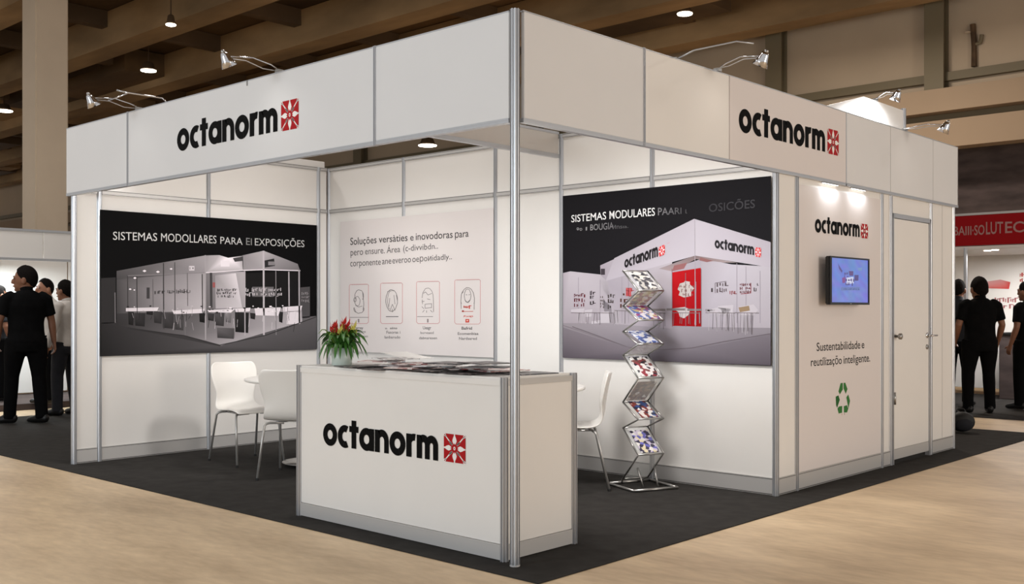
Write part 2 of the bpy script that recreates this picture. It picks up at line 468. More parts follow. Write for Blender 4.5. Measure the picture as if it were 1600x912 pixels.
YW = 15.0
wr = structure('wall_rear', (0, YW, 0), label='beige hall wall of big panels between steel columns')
xs = [-46, -36, -26.5, -19.6, -13.0, -9.72, -6.62, -3.48, -.3, 3]
for a, b in zip(xs, xs[1:]):
    part('wall_panel', MB().bevbox(a+.1, b-.1, 0, .1, 5.45, CZ, .01), M['hallwall'], wr)
for x in xs[1:-1]:
    c = MB().box(x-.17, x+.17, -.26, -.22, 4.9, CZ).box(x-.17, x+.17, -.02, .02, 4.9, CZ).box(x-.015, x+.015, -.22, -.02, 4.9, CZ)
    part('steel_column', c, M['hallsteel'], wr)
part('rail', MB().box(-46, 4, -.12, .1, 5.32, 5.47), M['hallsteel'], wr)
part('wall_strip', MB().box(-46, 4, 0, .1, 5.0, 5.32), M['hallwall'], wr)
part('lintel', MB().box(-46, 4, -.5, -.1, 4.72, 5.12), M['hallbeam'], wr)
part('lintel', MB().box(-46, 4, -.42, -.05, 4.10, 4.58), M['hallbeam'], wr)
part('lintel_core', MB().box(-46, 4, -.2, .12, 4.12, 5.1), M['hallsteel'], wr)
part('recess_wall', MB().box(-8, 4, .6, .7, 0, 4.3), M['darkwall'], wr)
part('lower_wall', MB().box(-46, -8, 0, .1, 0, 4.2), M['hallwall'], wr)
# rusty pipe with two branches on the hall wall
pp = thing('wall_pipe', 'rust-brown pipe with short side branches on the beige hall wall', 'pipe', (-2.25, YW-.02, 0))
pt = lambda u, w: onY(u, w, YW-.05)
part('pipe', MB().tube([pt(1522, 104), pt(1522, 72), pt(1520, 38)], [.05, .045, .05], 8), mat('rusty_pipe', (92, 70, 48), .8, noise=.4, scale=4), pp, world=True)
part('branch', MB().tube([pt(1522, 70), pt(1532, 66), pt(1534, 54)], .035, 6), M['hallsteel'], pp, world=True)
part('branch', MB().tube([pt(1520, 40), pt(1519, 50), pt(1509, 50)], .03, 6), M['hallwall'], pp, world=True)

c0 = onZ(72, 200, 3)
col = thing('concrete_column', 'tall square beige column behind the white booth on the left', 'column', (-12.62, 3.05, 0))
part('shaft', MB().bevbox(-.25, .25, -.25, .25, 0, CZ, .02), M['column'], col)

def hall_lamp(u, w, z, label, rx, y=None, hang_z=None):
    p = onZ(u, w, z) if y is None else onY(u, w, y)
    z = p.z; hang = hang_z or CZ-.003
    t = thing('hall_lamp', label, 'lamp', p, group='hall ceiling lamps')
    part('housing', MB().lathe([(rx*.4, .16), (rx*.62, .14), (rx*.8, .04), (rx*1.06, .0)], 20), M['cduct'], t, True)
    part('diffuser', MB().lathe([(rx, -.012), (rx*.98, -.03), (rx*.3, -.05)], 20), M['lampglow'], t, True)
    part('drop_rod', MB().tube([(0,0,.05), (0,0,hang-z)], .012, 6), M['cduct'], t)
    return t
hall_lamp(267, 37, 6.42, 'small distant ceiling lamp, uppermost above the front fascia', .09)
hall_lamp(232, 109, 6.6, 'bright oval ceiling lamp above the leftmost arm lamp', .17)
hall_lamp(668, 226, 6.9, 'ceiling lamp seen through the open roof of the stand', .22, 12.9)
hall_lamp(6, 172, 6.6, 'ceiling lamp beyond the beige column, dim orange', .22)
hall_lamp(1070, 20, 6.7, 'ceiling lamp beside the beige hall wall above the right fascia', .14)

cp = part('carpet', MB().bevbox(-9.2, .30, -.165, 7.7, .0005, .006, .002), M['carpet'])
tag(cp, 'charcoal grey carpet laid under the white stand', 'carpet')

# ------------------------------------------------------------------ aluminium system walls
def post_profile(r=.023, slot=.0045, depth=.006):
    pts = []
    for k in range(8):
        a = R(45*k); c, s = math.cos(a), math.sin(a); ap = r*math.cos(R(22.5)); h = r*math.sin(R(22.5))
        for d, t in ((ap, -h), (ap, -slot), (ap-depth, -slot), (ap-depth, slot), (ap, slot)):
            pts.append((d*c - t*s, d*s + t*c))
    return pts
PP = post_profile()
_postmesh = {}
def post(parent, x, y, z0, z1, name='upright', world=False, rotz=None):
    k = (round(z1-z0, 3),)
    if k not in _postmesh: _postmesh[k] = MB().prism(PP, 0, z1-z0).mesh('upright', M['alu'])
    return link(name, _postmesh[k], parent, (x, y, z0), rotz)

def rail(parent, x0, x1, z0, z1, y0=-.016, y1=.016, m='alu_dull', name='rail'):
    h = z1-z0
    mb = MB().box(x0, x1, y0, y1, z0, z1)
    r = part(name, mb, M[m], parent)
    g = MB().box(x0, x1, y0-.0008, y0, z1-.008, z1-.004).box(x0, x1, y0-.0008, y0, z0+.004, z0+.007)
    part('groove', g, M['groove'], r)
    return r
def panel(parent, x0, x1, z0, z1, m='white', t=.005, name='panel', y=0):
    return part(name, MB().bevbox(x0+.02, x1-.02, y-t, y+t, z0, z1, .0015), M[m], parent)
def skirting(parent, x0, x1):
    mb = MB().box(x0, x1, -.012, .012, .008, .128)
    s_ = part('skirting', mb, M['alu_dull'], parent)
    part('groove', MB().box(x0, x1, -.0132, -.012, .117, .121).box(x0, x1, -.0132, -.012, .012, .018), M['groove'], s_)
    return s_

HR0, HR1, WT = 2.245, 2.285, 2.70
wl = structure('wall_left', (-4.97, 0, 0), R(90), 'white panelled stand wall carrying the night photograph')
us = [.03, .243, 1.27, 2.50, 2.62]
for a, b in zip(us, us[1:]):
    panel(wl, a, b, .126, HR0+.002); panel(wl, a, b, HR1-.002, WT-.03, 'white_gloss')
    rail(wl, a+.02, b-.02, HR0, HR1); rail(wl, a+.02, b-.02, WT-.035, WT); skirting(wl, a+.02, b-.02)
for a in us[:-1]: post(wl, a, 0, .006, WT, rotz=0)

wb = structure('wall_back', (0, 2.64, 0), 0, 'white panelled back wall of the stand')
xb = [-4.97, -3.83, -2.646, -1.909, -1.019, -.0]
for a, b in zip(xb, xb[1:]):
    panel(wb, a, b, .126, HR0+.002); panel(wb, a, b, HR1-.002, WT-.03, 'white_gloss')
    rail(wb, a+.02, b-.02, HR0, HR1); rail(wb, a+.02, b-.02, WT-.035, WT); skirting(wb, a+.02, b-.02)
for a in xb: post(wb, a, 0, .006, WT if a != 0 else 2.24)

wr_ = structure('wall_right', (0, 2.64, 0), R(90), 'white outer wall of the storage room with door opening')
ur = [0, .285, 1.72, 1.90]
for i, (a, b) in enumerate(zip(ur, ur[1:])):
    panel(wr_, a, b, .126, 2.24); skirting(wr_, a+.02, b-.02); rail(wr_, a+.02, b-.02, 2.235, 2.27)
panel(wr_, 1.90, 2.755, 2.075, 2.24); rail(wr_, 1.92, 2.735, 2.235, 2.27)
panel(wr_, 2.755, 3.30, .126, 2.24); skirting(wr_, 2.775, 3.28); rail(wr_, 2.775, 3.28, 2.235, 2.27)
for a in (.285, 1.72, 1.90, 2.755, 3.30): post(wr_, a, 0, .006, 2.26)
part('seam_strip', MB().box(3.03, 3.036, -.0065, -.0055, .126, 2.24), M['alu_dull'], wr_)
# storage room's far end
ws = structure('wall_storage', (0, 5.94, 0), 0)
for a, b in ((-1.9, -.95), (-.95, 0)): panel(ws, a, b, .126, 2.68)
for a in (-1.9, -.95): post(ws, a, 0, .006, 2.70)

door = structure('door_1', (0, 2.64, 0), R(90), 'white storage room door in an aluminium frame')
leaf = part('door_leaf', MB().bevbox(1.945, 2.70, -.012, .012, .13, 2.03, .002), M['white'], door)
part('kick_plate', MB().bevbox(1.945, 2.70, -.014, .012, .045, .128, .002), M['alu_dull'], door)
fr = MB().box(1.925, 1.943, -.02, .02, .006, 2.07).box(2.703, 2.735, -.02, .02, .006, 2.07).box(1.925, 2.735, -.02, .02, 2.035, 2.07)
part('door_frame', fr, M['alu'], door)
def lever(x, sgn):
    h = part('door_handle', MB().lathe([(.024, 0), (.024, .008)], 14).tube([(0,0,0), (0,0,.045), (sgn*.02,0,.052), (sgn*.11,0,.05)], [.009,.009,.009,.008], 8), M['chrome'], door, True)
    h.location = (x, -.012, 1.055); h.rotation_euler = (R(90), 0, 0); return h
lever(2.655, 1)
k = part('lock', MB().lathe([(.022, 0), (.022, .008), (.008, .01)], 14), M['steel'], door, True); k.location = (2.655, -.012, .955); k.rotation_euler = (R(90),0,0)
h = part('hinge', MB().tube([(0,0,-.05),(0,0,.05)], .012, 10), M['steel'], door, True); h.location = (1.95, -.02, .55)
k = part('door_knob', MB().lathe([(.012, 0), (.012, .03), (.026, .036), (.026, .055), (.012, .062)], 14), M['steel'], door, True); k.location = (1.975, -.012, 1.06); k.rotation_euler = (R(90),0,0)
k = part('strike_plate', MB().box(2.712, 2.728, -.024, -.019, .9, 1.12), M['chrome'], door)

# ------------------------------------------------------------------ fascias
H0, H1 = 2.215, 2.768
fas = thing('fascia_board', 'long white front fascia board with black lettering and red emblem', 'fascia', (-2.5, 0, H0))
for a, b in ((-5.015, -3.975), (-3.959, -1.077), (-1.061, -.03)):
    part('fascia_panel', MB().bevbox(a, b, -.012, .012, H0+.022, H1, .002), M['fascia'], fas, world=True)
    part('bottom_rail', MB().box(a, b, -.014, .02, H0, H0+.022).box(a, b, -.0155, -.014, H0+.014, H0+.018), M['alu'], fas, world=True)
    part('top_trim', MB().box(a, b, -.013, .013, H1, H1+.006), M['alu'], fas, world=True)
for x in (-3.967, -1.069):
    part('joint_profile', MB().box(x-.009, x-.003, -.017, .012, H0-.004, H1+.008).box(x+.003, x+.009, -.017, .012, H0-.004, H1+.008).box(x-.003, x+.003, -.011, .012, H0, H1), M['alu'], fas, world=True)
part('end_panel', MB().bevbox(-5.015, -4.995, .012, 2.6, H0, H1, .002), M['white'], fas, world=True)
part('clip', MB().box(-2.36, -2.35, -.0165, -.013, H1-.03, H1+.004), M['steel'], fas, world=True)
wall_logo(fas, (-3.24, -.012, 2.402), (1,0,0), (0,-1,0), .150, 1.228, (.185, .185), .035, -.006)

FX = .03
far_ = thing('fascia_board', 'white right-hand fascia board with black lettering and red emblem', 'fascia', (0, 3, H0))
ys = [.03, 1.058, 1.985, 3.668, 4.485, 5.395, 6.0]
for i, (a, b) in enumerate(zip(ys, ys[1:])):
    gp = .006 if i in (0, 1) else .003
    part('fascia_panel', MB().bevbox(FX-.022, FX, a+gp, b-.003 if i else b-.006, H0+.022, H1, .002), M['grey_print'] if i == 2 else M['white'] if i == 1 else M['fascia'], far_, world=True)
part('bottom_rail', MB().box(FX-.03, FX+.002, .03, 6.0, H0, H0+.022).box(FX+.002, FX+.0035, .03, 6.0, H0+.014, H0+.018), M['alu'], far_, world=True)
part('top_trim', MB().box(FX-.022, FX+.001, .03, 6.0, H1, H1+.006), M['alu'], far_, world=True)
part('joint_profile', MB().box(FX-.02, FX+.005, 1.049, 1.055, H0-.004, H1+.008).box(FX-.02, FX+.005, 1.061, 1.067, H0-.004, H1+.008), M['alu'], far_, world=True)
part('joint_profile', MB().box(FX-.02, FX+.002, 3.662, 3.674, H0, H1+.004), M['alu'], far_, world=True)
for y in (4.485, 5.395): part('joint_strip', MB().box(FX-.012, FX+.0005, y-.003, y+.003, H0, H1), M['alu_dull'], far_, world=True)
part('end_panel', MB().bevbox(-1.9, FX, 5.985, 6.0, H0, H1, .002), M['white'], far_, world=True)
wall_logo(far_, (FX, 2.10, 2.432), (0,1,0), (1,0,0), .148, 1.22, (.185, .185), .035, -.006)

cpst = thing('corner_post', 'tall aluminium corner post at the front corner of the stand', 'post', (0, 0, 0))
part('post_shaft', MB().prism([(x*1.08, y*1.08) for x, y in PP], .006, H1+.01), M['alu'], cpst, rotz=R(22.5))
part('base_cap', MB().lathe([(.026, .0062), (.026, .012), (.02, .014)], 16), M['alu_dull'], cpst)

# cross beam under the open roof
cb = structure('trim_1', (-1.93, 0, 0), 0, 'white cross beam between front fascia and back wall')
part('beam_panel', MB().bevbox(-.008, .008, .03, 2.61, 2.535, 2.70, .002), M['white'], cb)
part('beam_rail', MB().box(-.018, .018, .03, 2.61, 2.505, 2.535), M['alu'], cb)
part('beam_rail', MB().box(-.018, .018, .03, 2.61, 2.695, 2.715), M['alu'], cb)

# ------------------------------------------------------------------ posters
# 1: night photograph on the left wall
PXL = -4.942
plL = lambda X, Y: onX(140+X/3.8, 320+Y/3.8, PXL)
a, b = onX(157, 328, PXL), onX(495, 545, PXL)
y0, y1, z0, z1 = a.y, b.y, .888, 2.118
po = thing('photo_poster', 'wide black and white night photo of a stand on the left wall', 'poster', (PXL, (y0+y1)/2, z0))
part('board', MB().box(PXL-.004, PXL, y0, y1, z0, z1), M['black'], po, world=True)
S = Sheet(plL, (1, 0, 0))
g = lambda v, t=(1, .97, 1): (v*t[0], v*t[1], v*t[2])
S.k = 1.3
S.poly([(66,700),(350,690),(760,690),(1346,660),(1346,858),(66,898)], [g(44),g(56),g(66),g(96),g(72),g(34)], 0)
S.poly([(66,435),(155,430),(155,700),(66,705)], g(44), 0)
S.poly([(1252,490),(1308,485),(1308,668),(1252,672)], g(70), 0)
S.scribble(1258, 515, 1300, 580, g(130), 3, 4, 41)
S.poly([(160,440),(690,400),(690,640),(160,650)], [g(70),g(150),g(175),g(60)], 0)
S.poly([(690,400),(925,396),(925,640),(690,640)], [g(110),g(165),g(150),g(90)], 0)
S.poly([(745,418),(868,405),(905,610),(748,615)], [g(140),g(200),g(185),g(160)], 1)
S.poly([(925,405),(1250,393),(1250,612),(925,615)], g(22), 1)
S.poly([(160,645),(690,628),(1258,600),(1262,692),(1050,775),(780,835),(560,775),(160,715)], [g(52),g(92),g(150),g(165),g(170),g(150),g(95),g(46)], 1)
S.poly([(160,392),(430,342),(685,300),(690,402),(280,428),(160,445)], [g(78),g(105),g(150),g(140),g(84),g(66)], 2)
S.poly([(685,300),(770,298),(822,314),(910,302),(912,386),(690,402)], [g(140),g(170),g(235),g(150),g(170),g(150)], 2)
S.poly([(905,300),(1032,272),(1032,386),(910,392)], [g(130),g(165),g(150),g(135)], 2)
S.poly([(1032,272),(1120,305),(1235,350),(1250,392),(1032,386)], [g(165),g(140),g(116),g(100),g(130)], 2)
S.poly([(1038,330),(1095,318),(1100,362),(1040,372)], g(40), 3); S.rect(1060, 336, 1098, 358, g(120), 4)
S.poly([(850,316),(908,306),(908,332),(862,338)], g(64), 3)
S.line([(690,402),(910,388),(1032,384),(1250,390)], 6, g(205), 3); S.line([(225,420),(690,402)], 4, g(120), 3)
for x, ya, yb_, w, c in ((225,420,640,4,60),(280,425,650,4,48),(375,440,640,3,90),(438,345,735,6,58),(505,340,740,4,62),(580,405,600,3,80),(668,410,640,5,40),(686,298,800,8,150),
                         (720,402,610,14,60),(920,392,775,6,165),(1032,272,772,10,175),(1105,392,772,5,120),(1182,396,600,8,150),(1243,386,700,9,150),(150,520,700,6,110),(565,660,780,3,110),(858,690,790,3,120)):
    S.line([(x,ya),(x+2,yb_)], w, g(c), 5)
for x, y, r_ in ((325,392,12),(483,380,9),(405,397,12),(268,434,10),(240,500,9),(265,505,7)):
    S.poly([(x-r_,y),(x,y-r_*.6),(x+r_,y),(x,y+r_*.6)], g(230), 5)
S.rect(590, 362, 622, 390, g(190), 4); S.scribble(594, 366, 620, 386, g(60), 1, 5, 3)
S.rect(778, 330, 830, 366, g(215), 4)
S.rect(338, 490, 356, 556, g(60), 5); S.scribble(385, 503, 432, 532, g(60), 1, 5, 5); S.scribble(445, 498, 600, 528, g(88), 1, 5, 6)
S.scribble(752, 495, 868, 552, g(52), 3, 5, 8); S.rect(730, 460, 745, 490, (140, 80, 80), 5)
S.rect(965, 486, 1092, 545, g(92), 3); S.scribble(925, 490, 1140, 545, g(170), 2, 5, 9)
for q in ([(215,612),(410,608),(400,630),(215,632)], [(490,628),(682,616),(672,642),(500,648)], [(698,624),(865,616),(838,640),(708,636)], [(862,616),(955,610),(950,632),(868,636)], [(978,614),(1135,608),(1120,658),(985,655)], [(1145,606),(1262,598),(1252,632),(1150,634)], [(1172,632),(1252,628),(1250,705),(1170,708)]):
    S.poly(q, g(205), 5)
for x0, y0_, x1, y1_, c in ((228,632,262,715,28),(268,640,330,722,36),(335,616,378,655,30),(380,630,430,705,44),(432,640,500,735,46),(505,652,560,745,58),(650,640,690,700,22),(700,642,740,690,40),(742,636,800,720,52),(805,640,842,700,86),(862,636,945,760,26),(952,640,985,680,30),(1122,632,1148,700,28),(755,728,860,795,62)):
    S.poly([(x0,y0_),(x1,y0_+4),(x1-4,y1_),(x0+3,y1_-6)], [g(c*1.5),g(c*1.2),g(c),g(c*.8)], 4)
rr = random.Random(5)
for i in range(46):
    x = rr.uniform(230, 1230); y = rr.uniform(600, 700)
    S.line([(x,y),(x+rr.uniform(-10,10),y+rr.uniform(18,60))], 2.2, g(rr.choice((30,150,190))), 6)
for i in range(40):
    x = rr.uniform(220, 1240); y = rr.uniform(596, 640); S.rect(x, y, x+rr.uniform(4,16), y+rr.uniform(3,10), g(rr.choice((40,220,180))), 6)
S.line([(240,735),(560,775),(772,832),(1050,772),(1346,664)], 5, g(46), 6)
S.poly([(66,700),(240,735),(770,838),(1346,668),(1346,858),(66,898)], [g(40),g(52),g(78),g(86),g(66),g(32)], 3)
S.build('print', M['print'], po)
T = Sheet(plL, (1,0,0), .0036)
for t, xa, xb_, ya, yb_, c in (('SISTEMAS', 138, 400, 207, 214, 224), ('MODOLLARES', 423, 752, 216, 229, 214), ('PARA', 775, 907, 231, 237, 206), ('EI', 928, 962, 237, 239, 140), ('EXPOSIÇÕES', 980, 1274, 240, 251, 196)):
    T.text(t, (xa, ya), (xb_, yb_), 48 if xa < 700 else 42, 46 if xa < 700 else 40, (c, c, c), 0, 0)
T.build_words('lettering', M['print'], po)

# 2: text poster with four pictograms on the back wall
PYM = 2.612
plM = lambda X, Y: onY(530+X/4.144, 340+Y/4.144, PYM)
po = thing('text_poster', 'pale grey text poster with four line drawings on the back wall', 'poster', (-3.72, PYM, .87))
part('board', MB().box(onY(532, 450, PYM).x, onY(771, 450, PYM).x, PYM, PYM+.004, .868, 2.15), M['grey_print'], po, world=True)
S = Sheet(plM, (0,-1,0), .0008)
ink = (70, 67, 67)
for t, xa, xb_, ya, yb_, ha, hb in (('Soluções', 72, 242, 177, 164, 46, 46), ('versàties', 257, 443, 162, 150, 44, 46), ('e', 460, 482, 148, 147, 42, 42), ('inovodoras', 496, 735, 145, 130, 46, 47), ('рara', 750, 838, 131, 122, 44, 46),
                                    ('pero', 74, 155, 246, 240, 44, 44), ('ensure.', 168, 295, 238, 230, 42, 42), ('Área', 308, 395, 229, 222, 40, 40), ('(c-divvibdn..', 415, 640, 219, 200, 42, 36),
                                    ('corponente', 72, 270, 316, 304, 44, 40), ('ane', 278, 338, 302, 297, 42, 40), ('everoo', 345, 465, 297, 288, 42, 42), ('oeрoиidadly..', 474, 730, 288, 268, 42, 34)):
    S.text(t, (xa, ya), (xb_, yb_), ha, hb, ink if ya < 180 else (96, 92, 92), 0, .006 if ya < 180 else .002)
S.build_words('lettering', M['print'], po)
S = Sheet(plM, (0,-1,0), .0008)
def blob(cx, cy, rx, ry, w, c, a0=0, a1=360, n=20, wob=0, seed=0):
    rn = random.Random(seed); pts = []
    for k in range(n+1):
        a = R(a0+(a1-a0)*k/n); q = 1+rn.uniform(-wob, wob); pts.append((cx+rx*q*math.cos(a), cy-ry*q*math.sin(a)))
    S.line(pts, w, c, 1)
pk = (206, 150, 150); dk = (120, 114, 114)
for i, (x0, y0_, x1, y1_) in enumerate(((66,432,190,685),(268,423,410,685),(501,413,650,685),(748,402,914,688))):
    ry = 10
    yr = y0_-(2 if i < 3 else 3)
    pts = [(x0+ry,y0_),(x1-ry,yr),(x1-3,yr+3),(x1,yr+ry),(x1,y1_-ry),(x1-ry,y1_),(x0+ry,y1_),(x0,y1_-ry),(x0,y0_+ry),(x0+3,y0_+3),(x0+ry,y0_)]
    S.line(pts, 3.2, pk, 0); S.line([(q[0]+2.5, q[1]+2.5) for q in pts[:4]], 1.5, (170,150,150), 0)
S.line([(68,645),(190,645)], 3, dk, 1); S.line([(303,640),(384,640)], 4, (80,76,76), 1); S.line([(505,640),(608,640)], 3, dk, 1)
for x in (126, 574): S.rect(x-5, 655, x+5, 678, (150,140,140), 1)
# first drawing
blob(130, 505, 28, 38, 3.5, dk, -40, 210, 18, .04, 1); blob(118, 540, 17, 30, 3, dk, 0, 360, 18, .06, 2); blob(128, 590, 33, 28, 3.5, dk, -200, 30, 16, .05, 3); blob(103, 530, 9, 14, 3, dk, 0, 360, 10, .1, 4)
S.line([(152,480),(160,560),(155,600)], 3.5, dk, 1); S.line([(105,565),(125,578),(150,572)], 3, dk, 1); S.line([(98,585),(110,612)], 3, dk, 1)
# second drawing
blob(340, 536, 38, 70, 3.5, dk, 0, 360, 28, .03, 5); blob(340, 536, 26, 66, 2.5, dk, 60, 240, 16, .06, 6)
for a_, b_ in (((312,480),(330,470)),((328,520),(322,575)),((355,500),(362,560)),((330,600),(345,560)),((345,560),(362,600)),((345,590),(345,612)),((370,500),(378,540))): S.line([a_, b_], 3, dk, 1)
# third drawing
blob(574, 520, 36, 66, 3, dk, 0, 180, 20, .03, 7); S.line([(538,530),(540,560)], 3, dk, 1); S.line([(610,520),(612,610)], 3, dk, 1)
for a_, b_ in (((545,490),(560,480)),((560,480),(575,500)),((575,500),(600,490)),((535,545),(552,540)),((535,575),(550,590)),((555,560),(600,556)),((556,586),(598,582)),((556,560),(556,586)),((598,556),(598,584)),((566,600),(566,615)),((540,612),(552,598)),((590,598),(605,612)),((570,525),(590,530))): S.line([a_, b_], 3, dk, 1)
# fourth drawing
blob(832, 530, 44, 78, 3.5, dk, -20, 200, 24, .02, 8); blob(832, 505, 22, 44, 3, dk, 0, 360, 18, .05, 9)
for a_, b_ in (((788,540),(790,590)),((875,545),(874,595)),((820,497),(830,500)),((838,500),(848,496)),((812,530),(830,548)),((830,548),(850,530)),((795,490),(806,478))): S.line([a_, b_], 3, dk, 1)
rd = (205, 70, 55)
S.scribble(806, 562, 852, 592, rd, 1, 1, 12); S.rect(795, 600, 808, 610, (150,40,40), 1); S.line([(800,606),(868,606)], 3.5, (190,90,80), 1); S.scribble(806, 630, 864, 646, rd, 1, 1, 13); S.rect(818, 656, 842, 678, rd, 1); S.rect(825, 662, 835, 670, (240,200,190), 2)
cap = (120, 115, 115)
for t, xa, xb_, yy, ht, c in (('Tarrey', 92, 156, 722, 18, 90), ('Lnodttino', 82, 172, 744, 15, 130), ('dabenrreren', 82, 186, 774, 15, 130),
                           ('u.  aiino', 298, 376, 721, 14, 95), ('Fasoras i', 306, 396, 750, 18, 120), ('lanbarado', 294, 396, 781, 17, 120),
                           ('Ueagr', 542, 596, 722, 20, 115), ('borveaed', 526, 612, 752, 16, 140), ('dabnsresen', 518, 634, 786, 16, 120),
                           ('Bafrid', 793, 860, 724, 18, 70), ('Ecomenbiaa', 768, 902, 758, 17, 110), ('Nardsared', 776, 892, 790, 17, 120)):
    S.text(t, (xa, yy), (xb_, yy), ht, ht, (c, c*.97, c*.97), 0, .012)
S.build('drawings', M['print'], po)

# 3: colour photograph of a stand on the back wall, right
PYR = 2.612
plR = lambda X, Y: onY(870+X/2.941, 270+Y/2.941, PYR)
po = thing('photo_poster', 'large colour photo of a white stand with red wall, behind the brochure rack', 'poster', (-.96, PYR, .9))
part('board', MB().box(onY(879.3, 450, PYR).x, onY(1204.6, 450, PYR).x, PYR, PYR+.004, .895, 2.195), mat('charcoal_print', (30, 29, 32), .6, spec=.05), po, world=True)
S = Sheet(plR, (0,-1,0))
S.k = .66
S.poly([(29,690),(500,690),(983,700),(983,884),(29,849)], [(176,168,176),(186,178,188),(170,163,172),(128,120,130),(120,113,122)], 0)
S.poly([(29,460),(62,452),(230,470),(260,690),(29,690)], [(206,196,208),(228,220,230),(214,206,216),(196,188,198),(196,186,196)], 1)
S.poly([(200,478),(530,405),(530,715),(225,690)], [(198,190,202),(214,206,216),(190,180,192),(206,198,208)], 1)
S.poly([(664,390),(800,420),(983,430),(983,712),(664,708)], [(204,196,206),(226,220,232),(220,214,224),(206,198,208),(200,192,204)], 1)
S.poly([(530,440),(664,395),(664,450),(530,470)], (200,192,204), 1)
S.poly([(470,440),(637,378),(830,412),(770,412),(640,396),(530,452)], [(186,172,176),(150,132,134),(200,186,188),(190,170,172),(160,140,142),(190,168,170)], 2)
S.poly([(540,425),(600,412),(585,440),(530,452)], (176,120,122), 3); S.poly([(660,388),(720,404),(690,410),(655,402)], (168,120,120), 3)
S.poly([(200,425),(300,380),(310,470),(228,495),(202,470)], [(196,186,198),(212,204,214),(216,208,218),(196,188,200),(190,180,192)], 2)
S.poly([(265,392),(632,211),(637,380),(225,496)], [(208,200,211),(222,214,226),(226,219,231),(216,208,220)], 3)
S.poly([(632,211),(983,318),(983,434),(637,380)], [(226,219,231),(214,206,218),(218,210,222),(230,223,234)], 3)
S.rect(203, 440, 222, 468, (80,72,80), 4)
S.poly([(530,457),(662,436),(666,706),(530,702)], [(214,30,38),(196,22,30),(176,16,26),(190,20,30)], 2)
wt = (226, 216, 214)
S.poly([(566,508),(585,503),(590,496),(612,500),(612,512),(632,530),(618,548),(618,566),(585,572),(560,562),(566,545),(556,535)], wt, 3)
S.scribble(562, 512, 628, 568, (150,110,105), 3, 4, 21, .7)
S.poly([(535,622),(590,616),(612,628),(608,650),(585,668),(565,660),(560,640)], (232,224,226), 4)
for xs_, yy in (((440,500),630),((505,590),628),((600,664),630),((684,728),632)): S.rect(xs_[0], yy-6, xs_[1], yy+4, (150,140,142), 5)
for x in (530, 592, 664): S.line([(x,440 if x != 592 else 460),(x+1,706)], 3, (150,120,128), 4)
S.line([(635,212),(637,705)], 3, (196,188,198), 5)
for x, ya, yb_ in ((300,478,690),(330,470,690),(200,490,690),(100,480,690),(828,415,690),(870,430,720),(935,450,690),(640,500,700)): S.line([(x,ya),(x,yb_)], 2.2, (178,170,182), 4)
for x0, y0_, x1, y1_, c, rows, sd in ((80,552,126,618,(120,50,60),3,31),(153,540,168,608,(70,60,66),3,32),(200,562,216,624,(120,105,105),4,33),(235,552,258,628,(90,80,80),3,34),(318,528,342,570,(206,90,96),2,35),(292,545,312,625,(96,60,50),3,36),
                                 (735,500,780,552,(110,96,100),2,37),(842,505,892,555,(130,70,76),3,38),(795,540,830,562,(170,90,96),1,39),(905,500,922,545,(110,100,104),2,40),(710,525,722,556,(90,80,84),1,42)):
    S.scribble(x0, y0_, x1, y1_, c, rows, 5, sd, .85)
S.rect(318, 528, 342, 566, (222,104,108), 4); S.line([(728,552),(728,506),(780,498)], 2.5, (120,108,112), 5); S.line([(846,556),(892,552),(892,505)], 3, (176,80,88), 5)
for q in ([(66,628),(128,622),(124,642),(66,644)], [(128,630),(165,626),(160,660),(130,662)], [(200,640),(240,636),(244,690),(202,690)], [(684,630),(740,618),(800,624),(790,648),(700,648)], [(740,612),(812,606),(810,650),(746,652)], [(838,614),(905,604),(926,630),(905,655),(842,652)], [(160,682),(200,676),(200,690),(160,694)]):
    S.poly(q, (226,219,228), 5)
S.poly([(836,618),(884,610),(888,632),(842,640)], (176,150,120), 6)
rr = random.Random(11)
for x0, x1, yt, yb_, n in ((66,130,640,692,5),(130,262,640,700,10),(264,330,630,700,6),(430,500,640,720,6),(530,660,640,700,9),(684,820,640,730,14),(820,930,640,745,12)):
    for i in range(n):
        x = rr.uniform(x0, x1); S.line([(x, yt+rr.uniform(0,8)),(x+rr.uniform(-5,5), yb_-rr.uniform(0,18))], 2.0, rr.choice(((120,112,116),(150,140,146),(214,208,214))), 6)
    S.line([(x0, yt+2),(x1, yt+4)], 3, (140,130,132), 6)
S.line([(72,706),(200,752),(330,802),(480,812),(620,804),(760,776),(983,738)], 3.5, (128,118,126), 6)
S.line([(29,700),(80,716),(340,806)], 2.5, (150,140,148), 6)
S.poly([(29,710),(330,806),(480,816),(620,810),(983,742),(983,884),(29,849)], [(150,141,150),(146,137,147),(146,137,146),(144,136,146),(142,134,144),(112,104,114),(108,100,110)], 2)
S.build('print', M['print'], po)
T = Sheet(plR, (0,-1,0), .0032)
T.text('SISTEMAS', (68,227), (228,213), 32, 34, (238,238,238), 0, .006); T.text('MODULARES', (243,212), (452,196), 36, 36, (234,234,234), 0, .006)
T.text('PAARI', (466,195), (574,188), 34, 28, (130,128,132), 0, .006, (84,83,86)); T.text('ι', (592,187), (600,186), 24, 24, (84,83,86), 0, 0); T.text('OSICÕES', (700,180), (912,160), 36, 38, (58,57,61), 0, .006, (66,65,69))
T.text('əo', (92,266), (118,265), 18, 18, (150,148,150), 0, .006); T.text('ı', (134,265), (140,264), 24, 24, (150,148,150), 0, .006); T.text('BOUGIA', (155,264), (262,258), 26, 32, (150,148,150), 0, .006, (110,108,112)); T.text('иnsıa.', (258,258), (330,252), 24, 12, (96,95,98), 0, .0)
T.logo((312,437), (466,384), 36, 46, (36,33,36)); T.emblem((470,386), (498,374), 44, 46, (206,58,60), (232,222,226))
T.logo((727,344), (908,378), 36, 38, (40,38,42)); T.emblem((913,384), (940,388), 42, 44, (214,74,76), (232,222,226))
